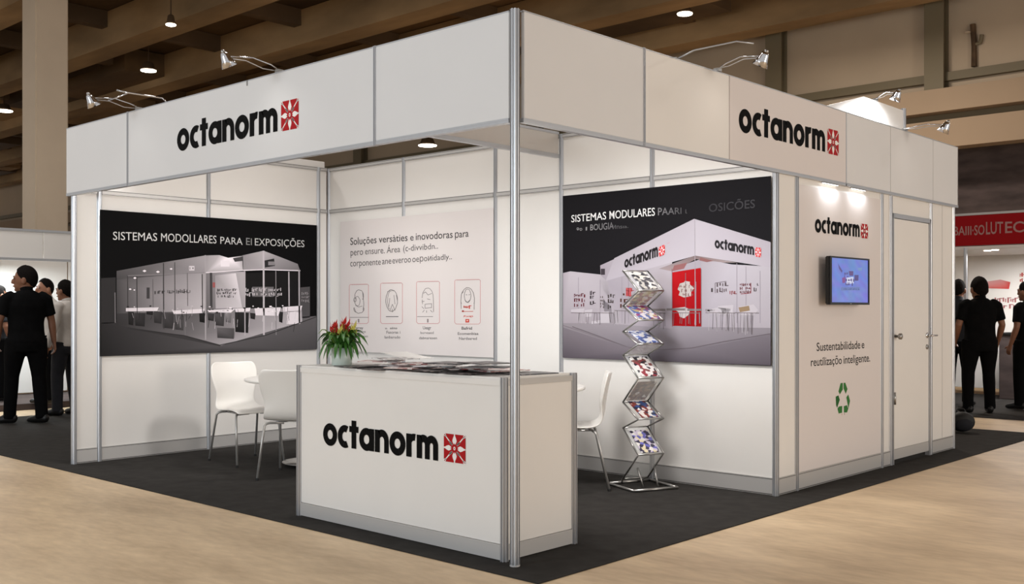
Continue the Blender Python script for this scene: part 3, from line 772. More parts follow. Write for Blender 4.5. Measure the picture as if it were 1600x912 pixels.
T.text('ver', (508,328), (521,322), 9, 9, (206,150,160), 0)
T.build_words('lettering', M['print'], po)

# 4: grey graphic panel on the outer right wall
gpn = thing('graphic_panel', 'tall grey graphic panel with recycling sign beside the storage door', 'graphic panel', (.008, 3.65, .13))
part('board', MB().box(.006, .011, 2.955, 4.335, .13, 2.165), M['grey_print'], gpn, world=True)
wall_logo(gpn, (.011, 3.195, 1.842), (0,1,0), (1,0,0), .094, .75, (.128, .112), .022, -.004)
plG = lambda X, Y: onX(1255+X/6.515, 520+Y/6.515, .011)
S = Sheet(plG, (1,0,0), .0008)
S.text('Sustentabilidade', (136,184), (580,158), 84, 80, (44,41,41), 0, .006); S.text('e', (594,156), (622,153), 76, 76, (44,41,41), 0, .006)
S.text('reutílizaçōo', (78,338), (392,314), 84, 80, (44,41,41), 0, .006); S.text('inteligente.', (410,312), (680,290), 80, 80, (44,41,41), 0, .006)
S.build_words('lettering', M['print'], gpn)
S = Sheet(plG, (1,0,0), .0008); gr_ = (58, 118, 60); gd = (44, 98, 50)
for q, c in (([(380,510),(402,508),(402,575),(372,625),(358,595)], gr_), ([(410,508),(428,506),(450,570),(432,620),(410,565)], gr_), ([(330,648),(358,634),(372,680),(345,762),(334,735)], gd), ([(458,625),(476,690),(460,770),(438,655)], gr_), ([(348,770),(362,748),(396,742),(395,812),(360,820)], gr_), ([(412,745),(444,734),(458,770),(446,808),(414,810)], gr_)):
    S.poly(q, c, 0)
S.line([(393,820),(392,836)], 5, (200,160,140), 0); S.line([(420,815),(420,832)], 5, (140,110,100), 0)
e = S.build('recycling_sign', M['print'], gpn); e['label'] = 'green recycling sign of three bent arrows'

# wash lights under the fascia
for i, y in enumerate((3.42, 3.90)):
    t = thing('strip_light', ('short strip light under the right fascia, left one above the grey panel', 'short strip light under the right fascia, right one above the grey panel')[i], 'lamp', (.02, y, 2.206), group='strip lights above the grey panel')
    part('housing', MB().box(-.004, .006, -.13, .13, .0, .008), M['alu'], t)
    part('lens', MB().box(-.002, .004, -.125, .125, -.0015, .0), M['halogen'], t)
    d = bpy.data.lights.new('strip_light_beam', 'AREA'); d.shape = 'RECTANGLE'; d.size = .012; d.size_y = .26; d.energy = .95; d.color = (.92, .96, 1)
    o = bpy.data.objects.new('strip_light_beam', d); COL.objects.link(o); o.location = (.055, y, 2.196); o.rotation_euler = (0, R(-14), 0)

# ------------------------------------------------------------------ monitor
tv = thing('monitor', 'black flat monitor with blue picture on the grey panel', 'monitor', (.03, 3.584, 1.32))
part('housing', MB().bevbox(.062, .098, 3.253, 3.915, 1.317, 1.669, .006).bevbox(.04, .064, 3.33, 3.84, 1.36, 1.60, .006), M['tv'], tv, world=True)
part('bezel', MB().box(.096, .104, 3.253, 3.915, 1.317, 1.334).box(.096, .104, 3.253, 3.915, 1.657, 1.669).box(.096, .104, 3.253, 3.275, 1.334, 1.657).box(.096, .104, 3.90, 3.915, 1.334, 1.657), M['tv'], tv, world=True)
part('wall_bracket', MB().box(.0125, .04, 3.48, 3.68, 1.42, 1.56), M['tv'], tv, world=True)
part('badge', MB().box(.104, .1048, 3.575, 3.60, 1.322, 1.328), M['steel'], tv, world=True)
plT = lambda X, Y: onX(1285+X/9.12, 390+Y/9.12, .099)
S = Sheet(plT, (1,0,0), .0004)
n = 10
rr = random.Random(2)
cs = [[(104+rr.uniform(-9,9)+6*j/n, 130+rr.uniform(-8,10)-10*abs(i-5)/5, 200+rr.uniform(-6,8)) for j in range(n+1)] for i in range(n+1)]
def tp(i, j):
    u, v = i/n, j/n
    return (136+u*(647-136), (92+u*36)*(1-v) + (762+u*6)*v)
for i in range(n):
    for j in range(n): S.poly([tp(i,j),tp(i+1,j),tp(i+1,j+1),tp(i,j+1)], [cs[i][j],cs[i+1][j],cs[i+1][j+1],cs[i][j+1]], 0)
for q, c in (([(222,190),(240,230),(285,300),(275,330),(235,270)], (92,86,140)), ([(375,305),(440,305),(438,370),(385,370)], (96,82,130)), ([(455,360),(515,360),(512,440),(460,440)], (86,80,130)), ([(280,400),(330,390),(325,470),(285,475)], (122,84,140)), ([(340,400),(440,385),(445,480),(345,490)], (190,200,232)), ([(265,535),(530,530),(530,578),(265,580)], (104,122,176)), ([(500,260),(570,250),(560,300),(510,300)], (110,140,190))): S.poly(q, c, 1)
S.scribble(310, 320, 380, 400, (84,78,124), 2, 2, 51); S.scribble(330, 400, 470, 520, (80,74,120), 2, 2, 52); S.scribble(270, 545, 530, 576, (80,96,150), 1, 2, 53)
S.build('screen', M['screen'], tv)

# ------------------------------------------------------------------ counter
ct = thing('counter', 'white reception counter with lettering and red emblem at the stand corner', 'counter', (-.97, .3, 0))
X0, X1, Y0, Y1, CT = -1.845, -.105, .035, .585, .925
part('front_panel', MB().bevbox(X0+.02, X1-.02, Y0-.005, Y0+.005, .09, CT-.03, .0015), M['white'], ct, world=True)
part('side_panel', MB().bevbox(X1-.005, X1+.005, Y0+.02, Y1-.02, .09, CT-.03, .0015), M['white'], ct, world=True)
part('side_panel', MB().bevbox(X0-.005, X0+.005, Y0+.02, Y1-.02, .09, CT-.03, .0015), M['white'], ct, world=True)
for (x, y) in ((X0, Y0), (X1, Y0), (X0, Y1), (X1, Y1)):
    part('upright', MB().prism(PP, .006, CT+.012), M['alu'], ct, world=True, loc=(x, y, 0))
for a, b, z0, z1, nm in ((X0+.02, X1-.02, .01, .088, 'skirting'), (X0+.02, X1-.02, CT-.03, CT, 'top_rail')):
    part(nm, MB().box(a, b, Y0-.011, Y0+.011, z0, z1).box(a, b, Y0-.0122, Y0-.011, z1-.008, z1-.005), M['alu_dull' if nm == 'skirting' else 'white'], ct, world=True)
for a, b, z0, z1, nm in ((Y0+.02, Y1-.02, .01, .088, 'skirting'), (Y0+.02, Y1-.02, CT-.03, CT, 'top_rail')):
    for x in (X1,):
        part(nm, MB().box(x-.011, x+.011, a, b, z0, z1).box(x+.011, x+.0122, a, b, z1-.008, z1-.005), M['alu_dull'], ct, world=True)
part('counter_top', MB().bevbox(X0+.005, X1-.005, Y0-.006, Y1+.006, CT, CT+.012, .003), M['white'], ct, world=True)
wall_logo(ct, (-1.60, Y0-.006, .468), (1,0,0), (0,-1,0), .128, 1.015, (.165, .150), .042, .003)

# magazines fanned over the counter top
ZT = CT+.0122
covers = [cover_material('cover_dark', [(40,38,42),(60,55,58),(120,110,110),(30,30,34)], 30), cover_material('cover_pink', [(206,170,168),(226,214,210),(170,120,118),(236,230,226)], 30),
          cover_material('cover_grey', [(150,146,146),(206,202,200),(90,86,88),(232,230,228)], 30), cover_material('cover_red', [(150,60,60),(224,216,212),(60,50,52),(200,180,176)], 30)]
def magazine_mesh(w, h, t, cm):
    me = MB().bevbox(-w/2, w/2, -h/2, h/2, 0, t, .0008).mesh('magazine', cm); me.materials.append(M['paper'])
    for p in me.polygons:
        if abs(p.normal.z) < .5 and p.normal.y > .5: p.material_index = 1
    return me
mags = [(-1.43,.30,8,2,0),(-1.37,.14,-14,0,0),(-1.20,.33,20,1,0),(-1.26,.20,35,1,1),(-1.12,.12,-6,0,0),(-1.03,.33,6,2,0),(-1.00,.20,-25,3,1),(-.90,.13,8,1,0),(-.86,.33,-14,1,0),(-.78,.20,30,2,1),(-.68,.13,-9,0,0),
        (-.62,.33,10,2,0),(-.56,.20,-32,3,1),(-.46,.14,5,0,0),(-.42,.33,-10,1,0),(-.36,.20,22,0,1),(-.24,.36,-6,0,0),(-.62,.16,6,0,2),(-1.18,.24,-18,2,2),(-.36,.16,-12,0,2)]
cname = ('dark', 'pink and white', 'grey', 'dark red and white')
where = ['beside the flower pot', 'front edge next to the flower pot', 'back edge near the flower pot', 'crosswise on top near the flower pot', 'front edge, second from the pot', 'back row, second from the pot', 'crosswise on two others left of centre',
         'front edge, third from the pot', 'back row, third from the pot', 'crosswise on top at the middle', 'front edge, fourth from the pot', 'back row, fourth from the pot', 'crosswise on top right of centre', 'front edge, close to the corner post',
         'back row, close to the corner post', 'crosswise near the corner post', 'back of the counter end', 'uppermost at the middle', 'uppermost near the flower pot', 'uppermost near the corner post']
for i, (x, y, a_, c, l) in enumerate(mags):
    t = .0035+.001*(i % 3)
    o = link('magazine', magazine_mesh(.21, .27 if l == 0 else .24, t, covers[c]), None, (x, y, ZT+.0002+l*.0215+(i % 4)*.0052), R(90+a_) if l else R(a_))
    tag(o, f'{cname[c]} magazine on the counter, {where[i]}', 'magazine', 'magazines on the counter top')
o = link('paper_sheet', MB().add([(-.10,-.14,0),(.10,-.14,0),(.10,0,.012),(.10,.14,.03),(-.10,.14,.03),(-.10,0,.012),(-.10,-.14,.001),(.10,-.14,.001),(.10,0,.013),(.10,.14,.031),(-.10,.14,.031),(-.10,0,.013)],
        [(0,1,2,5),(5,2,3,4),(7,6,11,8),(8,11,10,9),(1,0,6,7),(4,3,9,10),(0,5,11,6),(5,4,10,11),(2,1,7,8),(3,2,8,9)]).mesh('paper_sheet', M['paper']), None, (-1.36, .49, ZT+.045), R(85))
tag(o, 'curled white paper sheet at the back edge of the counter', 'paper')

# ------------------------------------------------------------------ plant
px_, py_ = -1.64, .20
pl_ = thing('potted_plant', 'flowering plant with red bracts in a frosted pot on the counter', 'plant', (px_, py_, ZT))
part('pot', MB().lathe([(.058, 0), (.062, .004), (.068, .108), (.064, .109), (.060, .095)], 28), M['pot'], pl_, True)
part('soil', MB().lathe([(.0585, .088), (.0585, .096), (.03, .1)], 20), M['soil'], pl_)
rr = random.Random(4)
def leaf_mesh(L, w, droop, lift, n=7):
    v = []; f = []
    for k in range(n+1):
        t = k/n; r_ = L*(t*.95 - .12*t*t); z = lift*math.sin(min(1, t*1.15)*math.pi*.62) - droop*t**2.2
        hw = w*(math.sin(math.pi*min(1, t*.92+.08))**.8)*.5 + .0005
        v += [(-hw, r_, z+hw*.5), (0, r_, z), (hw, r_, z+hw*.5)]
        if k:
            a = 3*(k-1); b = 3*k; f += [(a, a+1, b+1, b), (a+1, a+2, b+2, b+1)]
    return MB().add(v, f)
LM = [leaf_mesh(*q).mesh('leaf', M['leaf'], True) for q in ((.17,.026,.12,.07),(.165,.028,.07,.11),(.14,.026,.03,.12),(.185,.022,.13,.085),(.10,.028,.0,.11))] + [leaf_mesh(.13,.02,.02,.13).mesh('leaf', M['leaf2'], True)]
for i in range(96):
    k = rr.choice((0,1,1,2,2,3,4,4,5)); a_ = rr.uniform(0, 2*math.pi)
    o = link('leaf', LM[k], pl_, (.03*math.cos(a_+1.57), .03*math.sin(a_+1.57), .098)); o.rotation_euler = (rr.uniform(-.15,.15), 0, a_); s_ = rr.uniform(.75, 1.08); o.scale = (s_*1.1, s_, s_)
def flower(x, y, h, m, nm='flower'):
    f = part('flower_spike', MB().tube([(0,0,.0),(0,0,h)], [.004,.003], 6), M['leaf2'], pl_, loc=(x, y, .1))
    mb = MB()
    for k in range(9):
        a = k*2.4; z = h-.05+.007*k; L = .028-.0015*k; c, s = math.cos(a), math.sin(a); w = .010
        mb.add([(0,0,z),(c*L*.6-s*w,s*L*.6+c*w,z+.014),(c*L,s*L,z+.036),(c*L*.6+s*w,s*L*.6-c*w,z+.014),(c*L*.4,s*L*.4,z+.008)], [(0,4,1),(0,3,4),(4,3,2),(4,2,1)])
    part('bract', mb, m, f)
for x, y, h, m in ((-.045,-.035,.135,'petal'),(-.03,.03,.15,'petal'),(-.062,.0,.12,'petal'),(-.01,-.045,.145,'petal'),(.012,.01,.165,'petal'),(.035,.02,.15,'petal'),(.025,-.03,.12,'petal2'),(.075,.03,.125,'petal2'),(.06,.05,.14,'petal2')):
    flower(x, y, h, M[m])

# ------------------------------------------------------------------ tables and chairs
def table(x, y, r_, br, label):
    t = thing('round_table', label, 'table', (x, y, .006))
    part('table_top', MB().lathe([(r_-.012, .695), (r_-.002, .70), (r_, .708), (r_-.003, .718), (r_-.02, .72)], 48), M['plastic'], t, True)
    part('column', MB().lathe([(.035, .02), (.03, .05), (.03, .67), (.09, .694)], 20), M['chrome'], t, True)
    part('base', MB().lathe([(br, .028), (br, .036), (br*.6, .044), (.04, .05)], 40), M['steel'], t, True)
    for k in range(4):
        a = R(20+90*k); part('levelling_foot', MB().lathe([(.014, 0), (.014, .008), (.006, .012), (.006, .03)], 10, (br*.88*math.cos(a), br*.88*math.sin(a), 0)), M['chrome'], t, True)
    return t
table(-3.46, 1.34, .56, .26, 'round white table between the two left chairs')
table(-1.66, 1.74, .56, .26, 'round white table mostly hidden behind the counter')

PROF = [(.235,.425,.195),(.228,.443,.205),(.20,.453,.213),(.12,.452,.218),(.03,.444,.220),(-.06,.437,.217),(-.13,.437,.208),(-.18,.448,.196),(-.212,.475,.184),(-.228,.515,.176),(-.235,.56,.174),(-.240,.605,.182),(-.247,.65,.198),(-.256,.70,.210),(-.266,.75,.213),(-.276,.79,.208),(-.283,.815,.192),(-.287,.828,.165)]
def chair_shell():
    bm = bmesh.new(); rows = []; nc = 10
    for (y, z, hw) in PROF:
        row = []
        for k in range(nc+1):
            t = -1+2*k/nc; back = max(0, min(1, (z-.46)/.12)) if y < -.15 else 0
            yy = y + .035*back*t*t; zz = z + (.012*t*t*(1-back) if y < .2 else 0)
            row.append(bm.verts.new((hw*t, yy, zz)))
        rows.append(row)
    for a, b in zip(rows, rows[1:]):
        for k in range(nc): bm.faces.new((a[k], b[k], b[k+1], a[k+1]))
    bm.normal_update()
    return MB().bm(bm)
def make_chair(label):
    t = thing('shell_chair', label, 'chair', group='white shell chairs')
    s_ = part('shell', chair_shell(), M['plastic'], t, True)
    m = s_.modifiers.new('thick', 'SOLIDIFY'); m.thickness = .011; m.offset = -1
    m = s_.modifiers.new('soft', 'SUBSURF'); m.levels = 1; m.render_levels = 1
    for sx in (-1, 1):
        for sy, fy in ((1, .245), (-1, -.265)):
            l = MB().tube([(sx*.05, sy*.13, .418), (sx*.155, sy*.15, .418), (sx*.178, sy*.165, .412), (sx*.188, sy*.178, .395), (sx*.212, fy, .012)], .0095, 10)
            lg = part('leg', l, M['legmetal'], t, True)
            part('foot_cap', MB().lathe([(.012, .0), (.012, .014), (.0095, .02)], 10, (sx*.212, fy, 0)), M['rubber'], lg)
        part('side_bar', MB().tube([(sx*.12, -.145, .417), (sx*.12, .145, .417)], .008, 8), M['chrome'], t, True)
    part('seat_bracket', MB().bevbox(-.12, .12, -.10, .10, .418, .430, .004), M['steel'], t)
    return t
ch = make_chair('white shell chair facing right, in front of the left wall, whole backrest visible')
ch.location = (-4.035, 1.075, .006); ch.rotation_euler = (0, 0, R(-96))
c2 = copy_tree(ch); c2['label'] = 'white shell chair seen from behind, partly hidden by the counter'
c2.location = (-3.14, .93, .006); c2.rotation_euler = (0, 0, R(36))
c3 = copy_tree(ch); c3['label'] = 'white shell chair in side view between counter and brochure rack'
c3.location = (-1.285, 2.0, .006); c3.rotation_euler = (0, 0, R(130))

# ------------------------------------------------------------------ brochure rack
rk_rot = R(-112.5)
rk = thing('brochure_rack', 'zigzag folding brochure rack of metal bars and clear trays', 'rack', (-.872, 2.31, .006), rk_rot)
HWX = .105
lv = [(.05,-1),(.25,1),(.42,-1),(.50,1),(.605,-1),(.79,1),(.945,-1),(1.03,1),(1.115,-1),(1.20,1),(1.30,-1),(1.41,1),(1.555,-1)]
DY = .105
def P_(i, x): z, s_ = lv[i]; return Vector((x, s_*DY, z))
b = MB()
for (x0,y0_),(x1,y1_) in (((-.18,-.19),(.18,-.19)),((.18,-.19),(.18,.17)),((.18,.17),(-.18,.17)),((-.18,.17),(-.18,-.19))): b.tube([(x0,y0_,.012),(x1,y1_,.012)], .0105, 8)
part('base_frame', b, M['steel'], rk, True)
for s_ in (-1, 1):
    part('strut', MB().tube([(s_*.07, -.18, .014), (s_*HWX, -DY, .05)], .007, 8), M['steel'], rk, True)
    part('strut', MB().tube([(s_*.06, .10, .014), (s_*.07, .04, .15)], .007, 8), M['steel'], rk, True)
for i in range(len(lv)-1):
    for s_ in (-1, 1):
        part('side_bar', MB().tube([P_(i, s_*HWX), P_(i+1, s_*HWX)], .0065, 8), M['steel'], rk, True)
    if i not in (2, 3, 7, 8):
        a0, a1 = P_(i, 0), P_(i+1, 0); n_ = (a1-a0).cross(Vector((1,0,0))).normalized()*.0015
        hw = HWX-.008
        mb = MB().add([a0+Vector((-hw,0,0))-n_, a0+Vector((hw,0,0))-n_, a1+Vector((hw,0,0))-n_, a1+Vector((-hw,0,0))-n_, a0+Vector((-hw,0,0))+n_, a0+Vector((hw,0,0))+n_, a1+Vector((hw,0,0))+n_, a1+Vector((-hw,0,0))+n_],
                      [(0,1,2,3),(7,6,5,4),(0,4,5,1),(1,5,6,2),(2,6,7,3),(3,7,4,0)])
        part('tray', mb, M['acrylic'], rk)
for i in range(len(lv)):
    part('cross_bar', MB().tube([P_(i, -HWX), P_(i, HWX)], .0055, 8), M['steel'], rk, True)
def xlate(v): return Matrix.Translation((-.872, 2.31, .006)) @ Matrix.Rotation(rk_rot, 4, 'Z') @ v
BC = [[(224,214,170),(150,60,50),(120,110,80),(206,190,120)], [(150,60,110),(90,110,170),(226,220,224),(190,170,120)], [(96,120,186),(206,212,226),(60,80,140),(236,236,240)], [(40,42,52),(230,226,226),(150,60,70),(120,70,66)], [(96,70,62),(130,96,86),(60,48,46),(150,120,104)],
      [(60,90,150),(130,56,50),(226,220,216),(40,46,70)], [(210,200,220),(60,56,80),(226,214,180),(110,110,190)], [(230,226,220),(90,90,96),(200,196,190),(60,60,66)]]
bl = ['grey and white brochure in the topmost tray', 'yellow brochure in the second tray of the rack', 'magenta and violet brochure in the upper rack trays', 'pale blue brochure in the rack level with the poster bottom', 'black and red brochure in the middle tray',
      'dark brown brochure leaning back in the middle of the rack', 'blue and red brochure in the lower half of the rack', 'violet and cream brochure in the lowest front tray', 'pale brochure behind the lowest rack bars']
seg = [(11,12,7,1),(10,11,0,-1),(9,10,1,1),(8,7,2,1),(6,5,3,1),(4,5,4,-1),(3,4,5,1),(1,2,6,1)]
lab_i = [0,1,2,3,4,5,6,7]
for j, (ia, ib, ci, side) in enumerate(seg):
    lo, hi = (ia, ib) if lv[ia][0] < lv[ib][0] else (ib, ia)
    a0, a1 = P_(lo, 0), P_(hi, 0); d = a1-a0; L = min(d.length-.022, .215)
    n_ = d.cross(Vector((1,0,0))).normalized()
    if n_.z < 0: n_ = -n_
    q0 = a0+d.normalized()*.012+n_*.0045; q1 = q0+d.normalized()*L; w = .068+.006*(j % 3)
    pts = [q0+Vector((-w,0,0)), q0+Vector((w,0,0)), q1+Vector((w,0,0)), q1+Vector((-w,0,0))]
    pts = [xlate(p) for p in pts]; nn = (xlate(a0+n_)-xlate(a0))*.006
    base = pts[0].copy()
    mb = MB().add([p-base for p in pts]+[p+nn-base for p in pts], [(3,2,1,0),(4,5,6,7),(0,1,5,4),(1,2,6,5),(2,3,7,6),(3,0,4,7)])
    o = part('brochure', mb, cover_material('brochure_print', BC[ci] + [(232,229,226)] + BC[ci][:2], 38), loc=base)
    tag(o, bl[lab_i[j]], 'brochure', 'brochures in the zigzag rack')

# ------------------------------------------------------------------ arm lamps on the fascia
def arm_lamp(base, direction, reach, rise, label, power, color, bend=0.0, second=None):
    B = Vector(base); d = Vector(direction).normalized(); up = Vector((0,0,1)); side = d.cross(up)
    t = thing('arm_lamp', label, 'lamp', B, group='arm lamps along the fascia tops')
    part('clamp', MB().box(-.018, .018, -.02, .02, .001, .02), M['steel'], t)
    tip = d*reach + up*rise + side*bend
    part('arm', MB().tube([Vector((0,0,.015)), d*.06+up*(rise*.75+.02), d*(reach*.5)+up*(rise+.03)+side*bend*.5, tip], [.005,.005,.0045,.0045], 8), M['chrome'], t, True)
    part('cable', MB().tube([Vector((0,0,.015))+side*.02, d*.1+up*(rise*.5)+side*.03, d*(reach*.6)+up*(rise+.005)+side*(bend*.6+.015), tip-up*.01], .003, 6), M['alu_dull'], t, True)
    # reflector head tilted back to the fascia
    aim = (-d*.55 - up).normalized()
    q = Vector((0,0,1)).rotation_difference(aim)
    mb = MB().lathe([(.010, -.025), (.020, -.022), (.026, -.006), (.034, .024), (.05, .065)], 20)
    hd = part('lamp_head', mb, M['chrome'], t, True); hd.location = tip; hd.rotation_mode = 'QUATERNION'; hd.rotation_quaternion = q
    part('lens', MB().lathe([(.045, .058), (.045, .064)], 20), M['halogen'], hd)
    part('knuckle', MB().ball((0,0,-.028), .014), M['steel'], hd, True)
    spot_light('arm_lamp_beam', B+tip+aim*.09, B+tip+aim*1.0-d*.25, power*.25, color, 110, 1, .08)
    return t
W1 = (1, .95, .88)
arm_lamp((-3.84, .01, 2.775), (0,-1,0), .40, .025, 'chrome arm lamp at the far left end of the front fascia', 2.2, W1, -.06)
arm_lamp((-2.03, .01, 2.775), (0,-1,0), .40, .03, 'chrome arm lamp above the lettering of the front fascia', 5, W1, -.02)
arm_lamp((FX-.01, 1.86, 2.775), (1,0,0), .36, .03, 'chrome arm lamp above the right fascia left of its lettering', 3, WARM, .06)
arm_lamp((FX-.01, 4.80, 2.775), (1,0,0), .36, .0, 'chrome arm lamp at the far end of the right fascia', 1.6, WARM, .05)
# loose extra arms seen over the fascia
t = thing('bare_lamp_arm', 'thin bare lamp arm without head above the left fascia', 'lamp arm', (-3.45, .03, 2.775))
part('arm', MB().tube([(0,0,0),(.02,-.05,.03),(-.10,-.25,.055),(-.17,-.30,.075)], .006, 8), M['chrome'], t, True)
part('arm_hook', MB().tube([(-.10,-.25,.055),(-.20,-.28,.03),(-.30,-.30,.02)], .005, 8), M['chrome'], t, True)
t = thing('bare_lamp_arm', 'thin bare lamp arm without head above the right fascia', 'lamp arm', (.0, 1.42, 2.775))
part('arm', MB().tube([(0,0,0),(.10,.05,.05),(.32,.16,.085),(.40,.22,.07)], .005, 8), M['alu'], t, True)
part('clamp', MB().box(-.015,.015,-.02,.02,.001,.012), M['steel'], t)

# bright white board standing above the storage room
bb = thing('header_board', 'brightly lit white board rising above the right fascia', 'board', (-.3, 4.75, 2.3))
bq = [(-.95,0),(.80,0),(.80,.79),(-.05,.79),(-.40,.70),(-.95,.56)]
part('board', MB().add([(-.006,y,z) for y,z in bq]+[(.006,y,z) for y,z in bq], [(5,4,3,2,1,0),(6,7,8,9,10,11)]+[(i,(i+1)%6,6+(i+1)%6,6+i) for i in range(6)]), M['white'], bb)
post(bb, 0, .81, -.05, .81, 'upright')
post(bb, 0, -.95, -.05, .60, 'upright')
al = arm_lamp((-.3, 4.95, 3.0905), (1,-.2,0), .22, .03, 'small chrome lamp clipped on the bright board above the fascia', .1, W1)
spot_light('board_lamp_beam', (-.06, 4.85, 3.02), (-.3, 4.85, 2.75), 62, (.95,.97,1), 150, 1, .06)

# ------------------------------------------------------------------ neighbouring booths
nb = thing('exhibition_booth', 'white neighbouring booth with lit interior behind the man in black', 'booth', (-10, 1.6, 0))
for y0_, y1_ in ((-2.2,-.2),(-.2,.8),(.8,1.9),(1.9,2.9),(2.9,3.9)):
    part('fascia_panel', MB().bevbox(-10.0, -9.97, y0_+.006, y1_-.006, 1.93, 2.27, .003), M['white'], nb, world=True)
    part('back_panel', MB().bevbox(-11.52, -11.5, y0_+.01, y1_-.01, .1, 2.2, .003), M['white'], nb, world=True)
part('top_rail', MB().box(-10.02, -9.96, -2.2, 3.9, 2.27, 2.30), M['alu'], nb, world=True)
part('bottom_rail', MB().box(-10.02, -9.96, -2.2, 3.9, 1.90, 1.93), M['alu'], nb, world=True)
for y in (-2.2, 3.9):
    part('side_panel', MB().bevbox(-11.5, -10.0, y-.01, y+.01, .1, 2.2, .003), M['white'], nb, world=True)
for y in (-.2, 1.9): part('upright', MB().tube([(-11.46, y, .0), (-11.46, y, 2.2)], .023, 8), M['alu'], nb, world=True)
part('platform', MB().bevbox(-11.6, -10.0, -2.2, 3.9, .0, .08, .004), M['darkwall'], nb, world=True)
for y in (.7, 2.1): 
    part('strip_light', MB().bevbox(-10.35, -10.25, y, y+1.1, 1.97, 2.0, .004), M['halogen'], nb, world=True)
pst = Sheet(lambda y, z: Vector((-11.495, y, z)), (1,0,0), .002)
pst.poly([(.55,1.0),(1.15,1.0),(1.15,1.5),(.55,1.45)], [(120,150,60),(176,176,90),(206,180,90),(214,190,120)], 0)
pst.poly([(2.0,1.0),(2.6,1.0),(2.6,1.42),(2.0,1.42)], [(90,130,70),(176,150,110),(206,150,120),(214,200,170)], 0)
pst.build('wall_print', M['print'], nb)
area_light('booth_light', (-10.6, 1.8, 1.9), .9, 50, (.90, .98, 1))

rb = thing('exhibition_booth', 'neighbouring booth with red sign band behind the man seen from behind', 'booth', (-.5, 11.3, 0))
part('red_sign', MB().bevbox(-3.2, 1.2, 10.5, 10.53, 2.13, 2.53, .003), mat('red_sign_vinyl', (158, 12, 20), .5, spec=.15), rb, world=True)
part('sign_rail', MB().box(-3.2, 1.2, 10.48, 10.55, 2.53, 2.56), M['alu_dull'], rb, world=True)
part('ceiling_panel', MB().bevbox(-3.2, 1.2, 10.53, 12.4, 2.08, 2.12, .003), M['white'], rb, world=True)
for x in (-1.47, .95): part('upright', MB().tube([(x, 10.52, 0), (x, 10.52, 2.1)], .025, 8), M['alu'], rb, world=True)
for a, b_ in ((-3.2,-2.1),(-2.1,-1.05),(-1.05,0),(0,1.2)):
    part('back_panel', MB().bevbox(a+.01, b_-.01, 12.4, 12.42, .1, 2.08, .003), M['white'], rb, world=True)
part('floor_plate', MB().bevbox(-3.2, 1.2, 8.95, 12.4, .0, .008, .002), M['carpet'], rb, world=True)
part('display_counter', MB().bevbox(-1.42, 1.1, 11.7, 12.1, .008, .92, .01), M['darkwall'], rb, world=True)
part('counter_top', MB().bevbox(-1.44, 1.12, 11.68, 12.12, .92, .95, .006), M['rubber'], rb, world=True)
for x in (-1.33, -1.2): part('downlight', MB().lathe([(.045, 2.072), (.045, 2.082)], 16, (x, 10.95 if x < -1.3 else 10.85, 0)), M['lampglow'], rb, world=True)
pr = Sheet(lambda x, z: Vector((x, 12.398, z)), (0,-1,0), .002)
rn = random.Random(9)
pr.poly([(-1.95,1.60),(-1.50,1.58),(-1.48,1.68),(-1.62,1.72),(-1.92,1.68)], [(214,120,116),(200,60,56),(196,70,66),(206,150,150),(220,170,168)], 0)
pr.scribble(-1.35, 1.66, -1.12, 1.82, (190,90,86), 2, 1, 61); pr.scribble(-1.70, 1.28, -1.42, 1.46, (170,110,110), 2, 1, 62); pr.scribble(-1.45, 1.1, -1.05, 1.3, (150,120,124), 2, 1, 63)
pr.poly([(-.98,.7),(-.5,.7),(-.5,1.62),(-.98,1.62)], [(120,30,30),(90,24,26),(190,90,84),(206,150,146)], 0); pr.scribble(-.98, .8, -.6, 1.55, (226,214,212), 5, 1, 64)
pr.build('wall_print', M['print'], rb)
st = Sheet(lambda X, Y: onY(1485+X/5.704, 320+Y/5.704, 10.5), (0,-1,0), .003)
for t, xa, xb_, ya, yb_, ha, hb in (('BAIII', 30, 188, 272, 266, 78, 76), ('·SO', 196, 305, 270, 262, 84, 84), ('LUT', 318, 470, 262, 250, 108, 98), ('EC', 488, 656, 250, 240, 98, 92)):
    st.text(t, (xa, ya), (xb_, yb_), ha, hb, (178,140,136), 0, .012)
st.build_words('lettering', M['print'], rb)
area_light('booth_light', (-.9, 11.2, 2.03), .8, 55, (1, .97, .95))

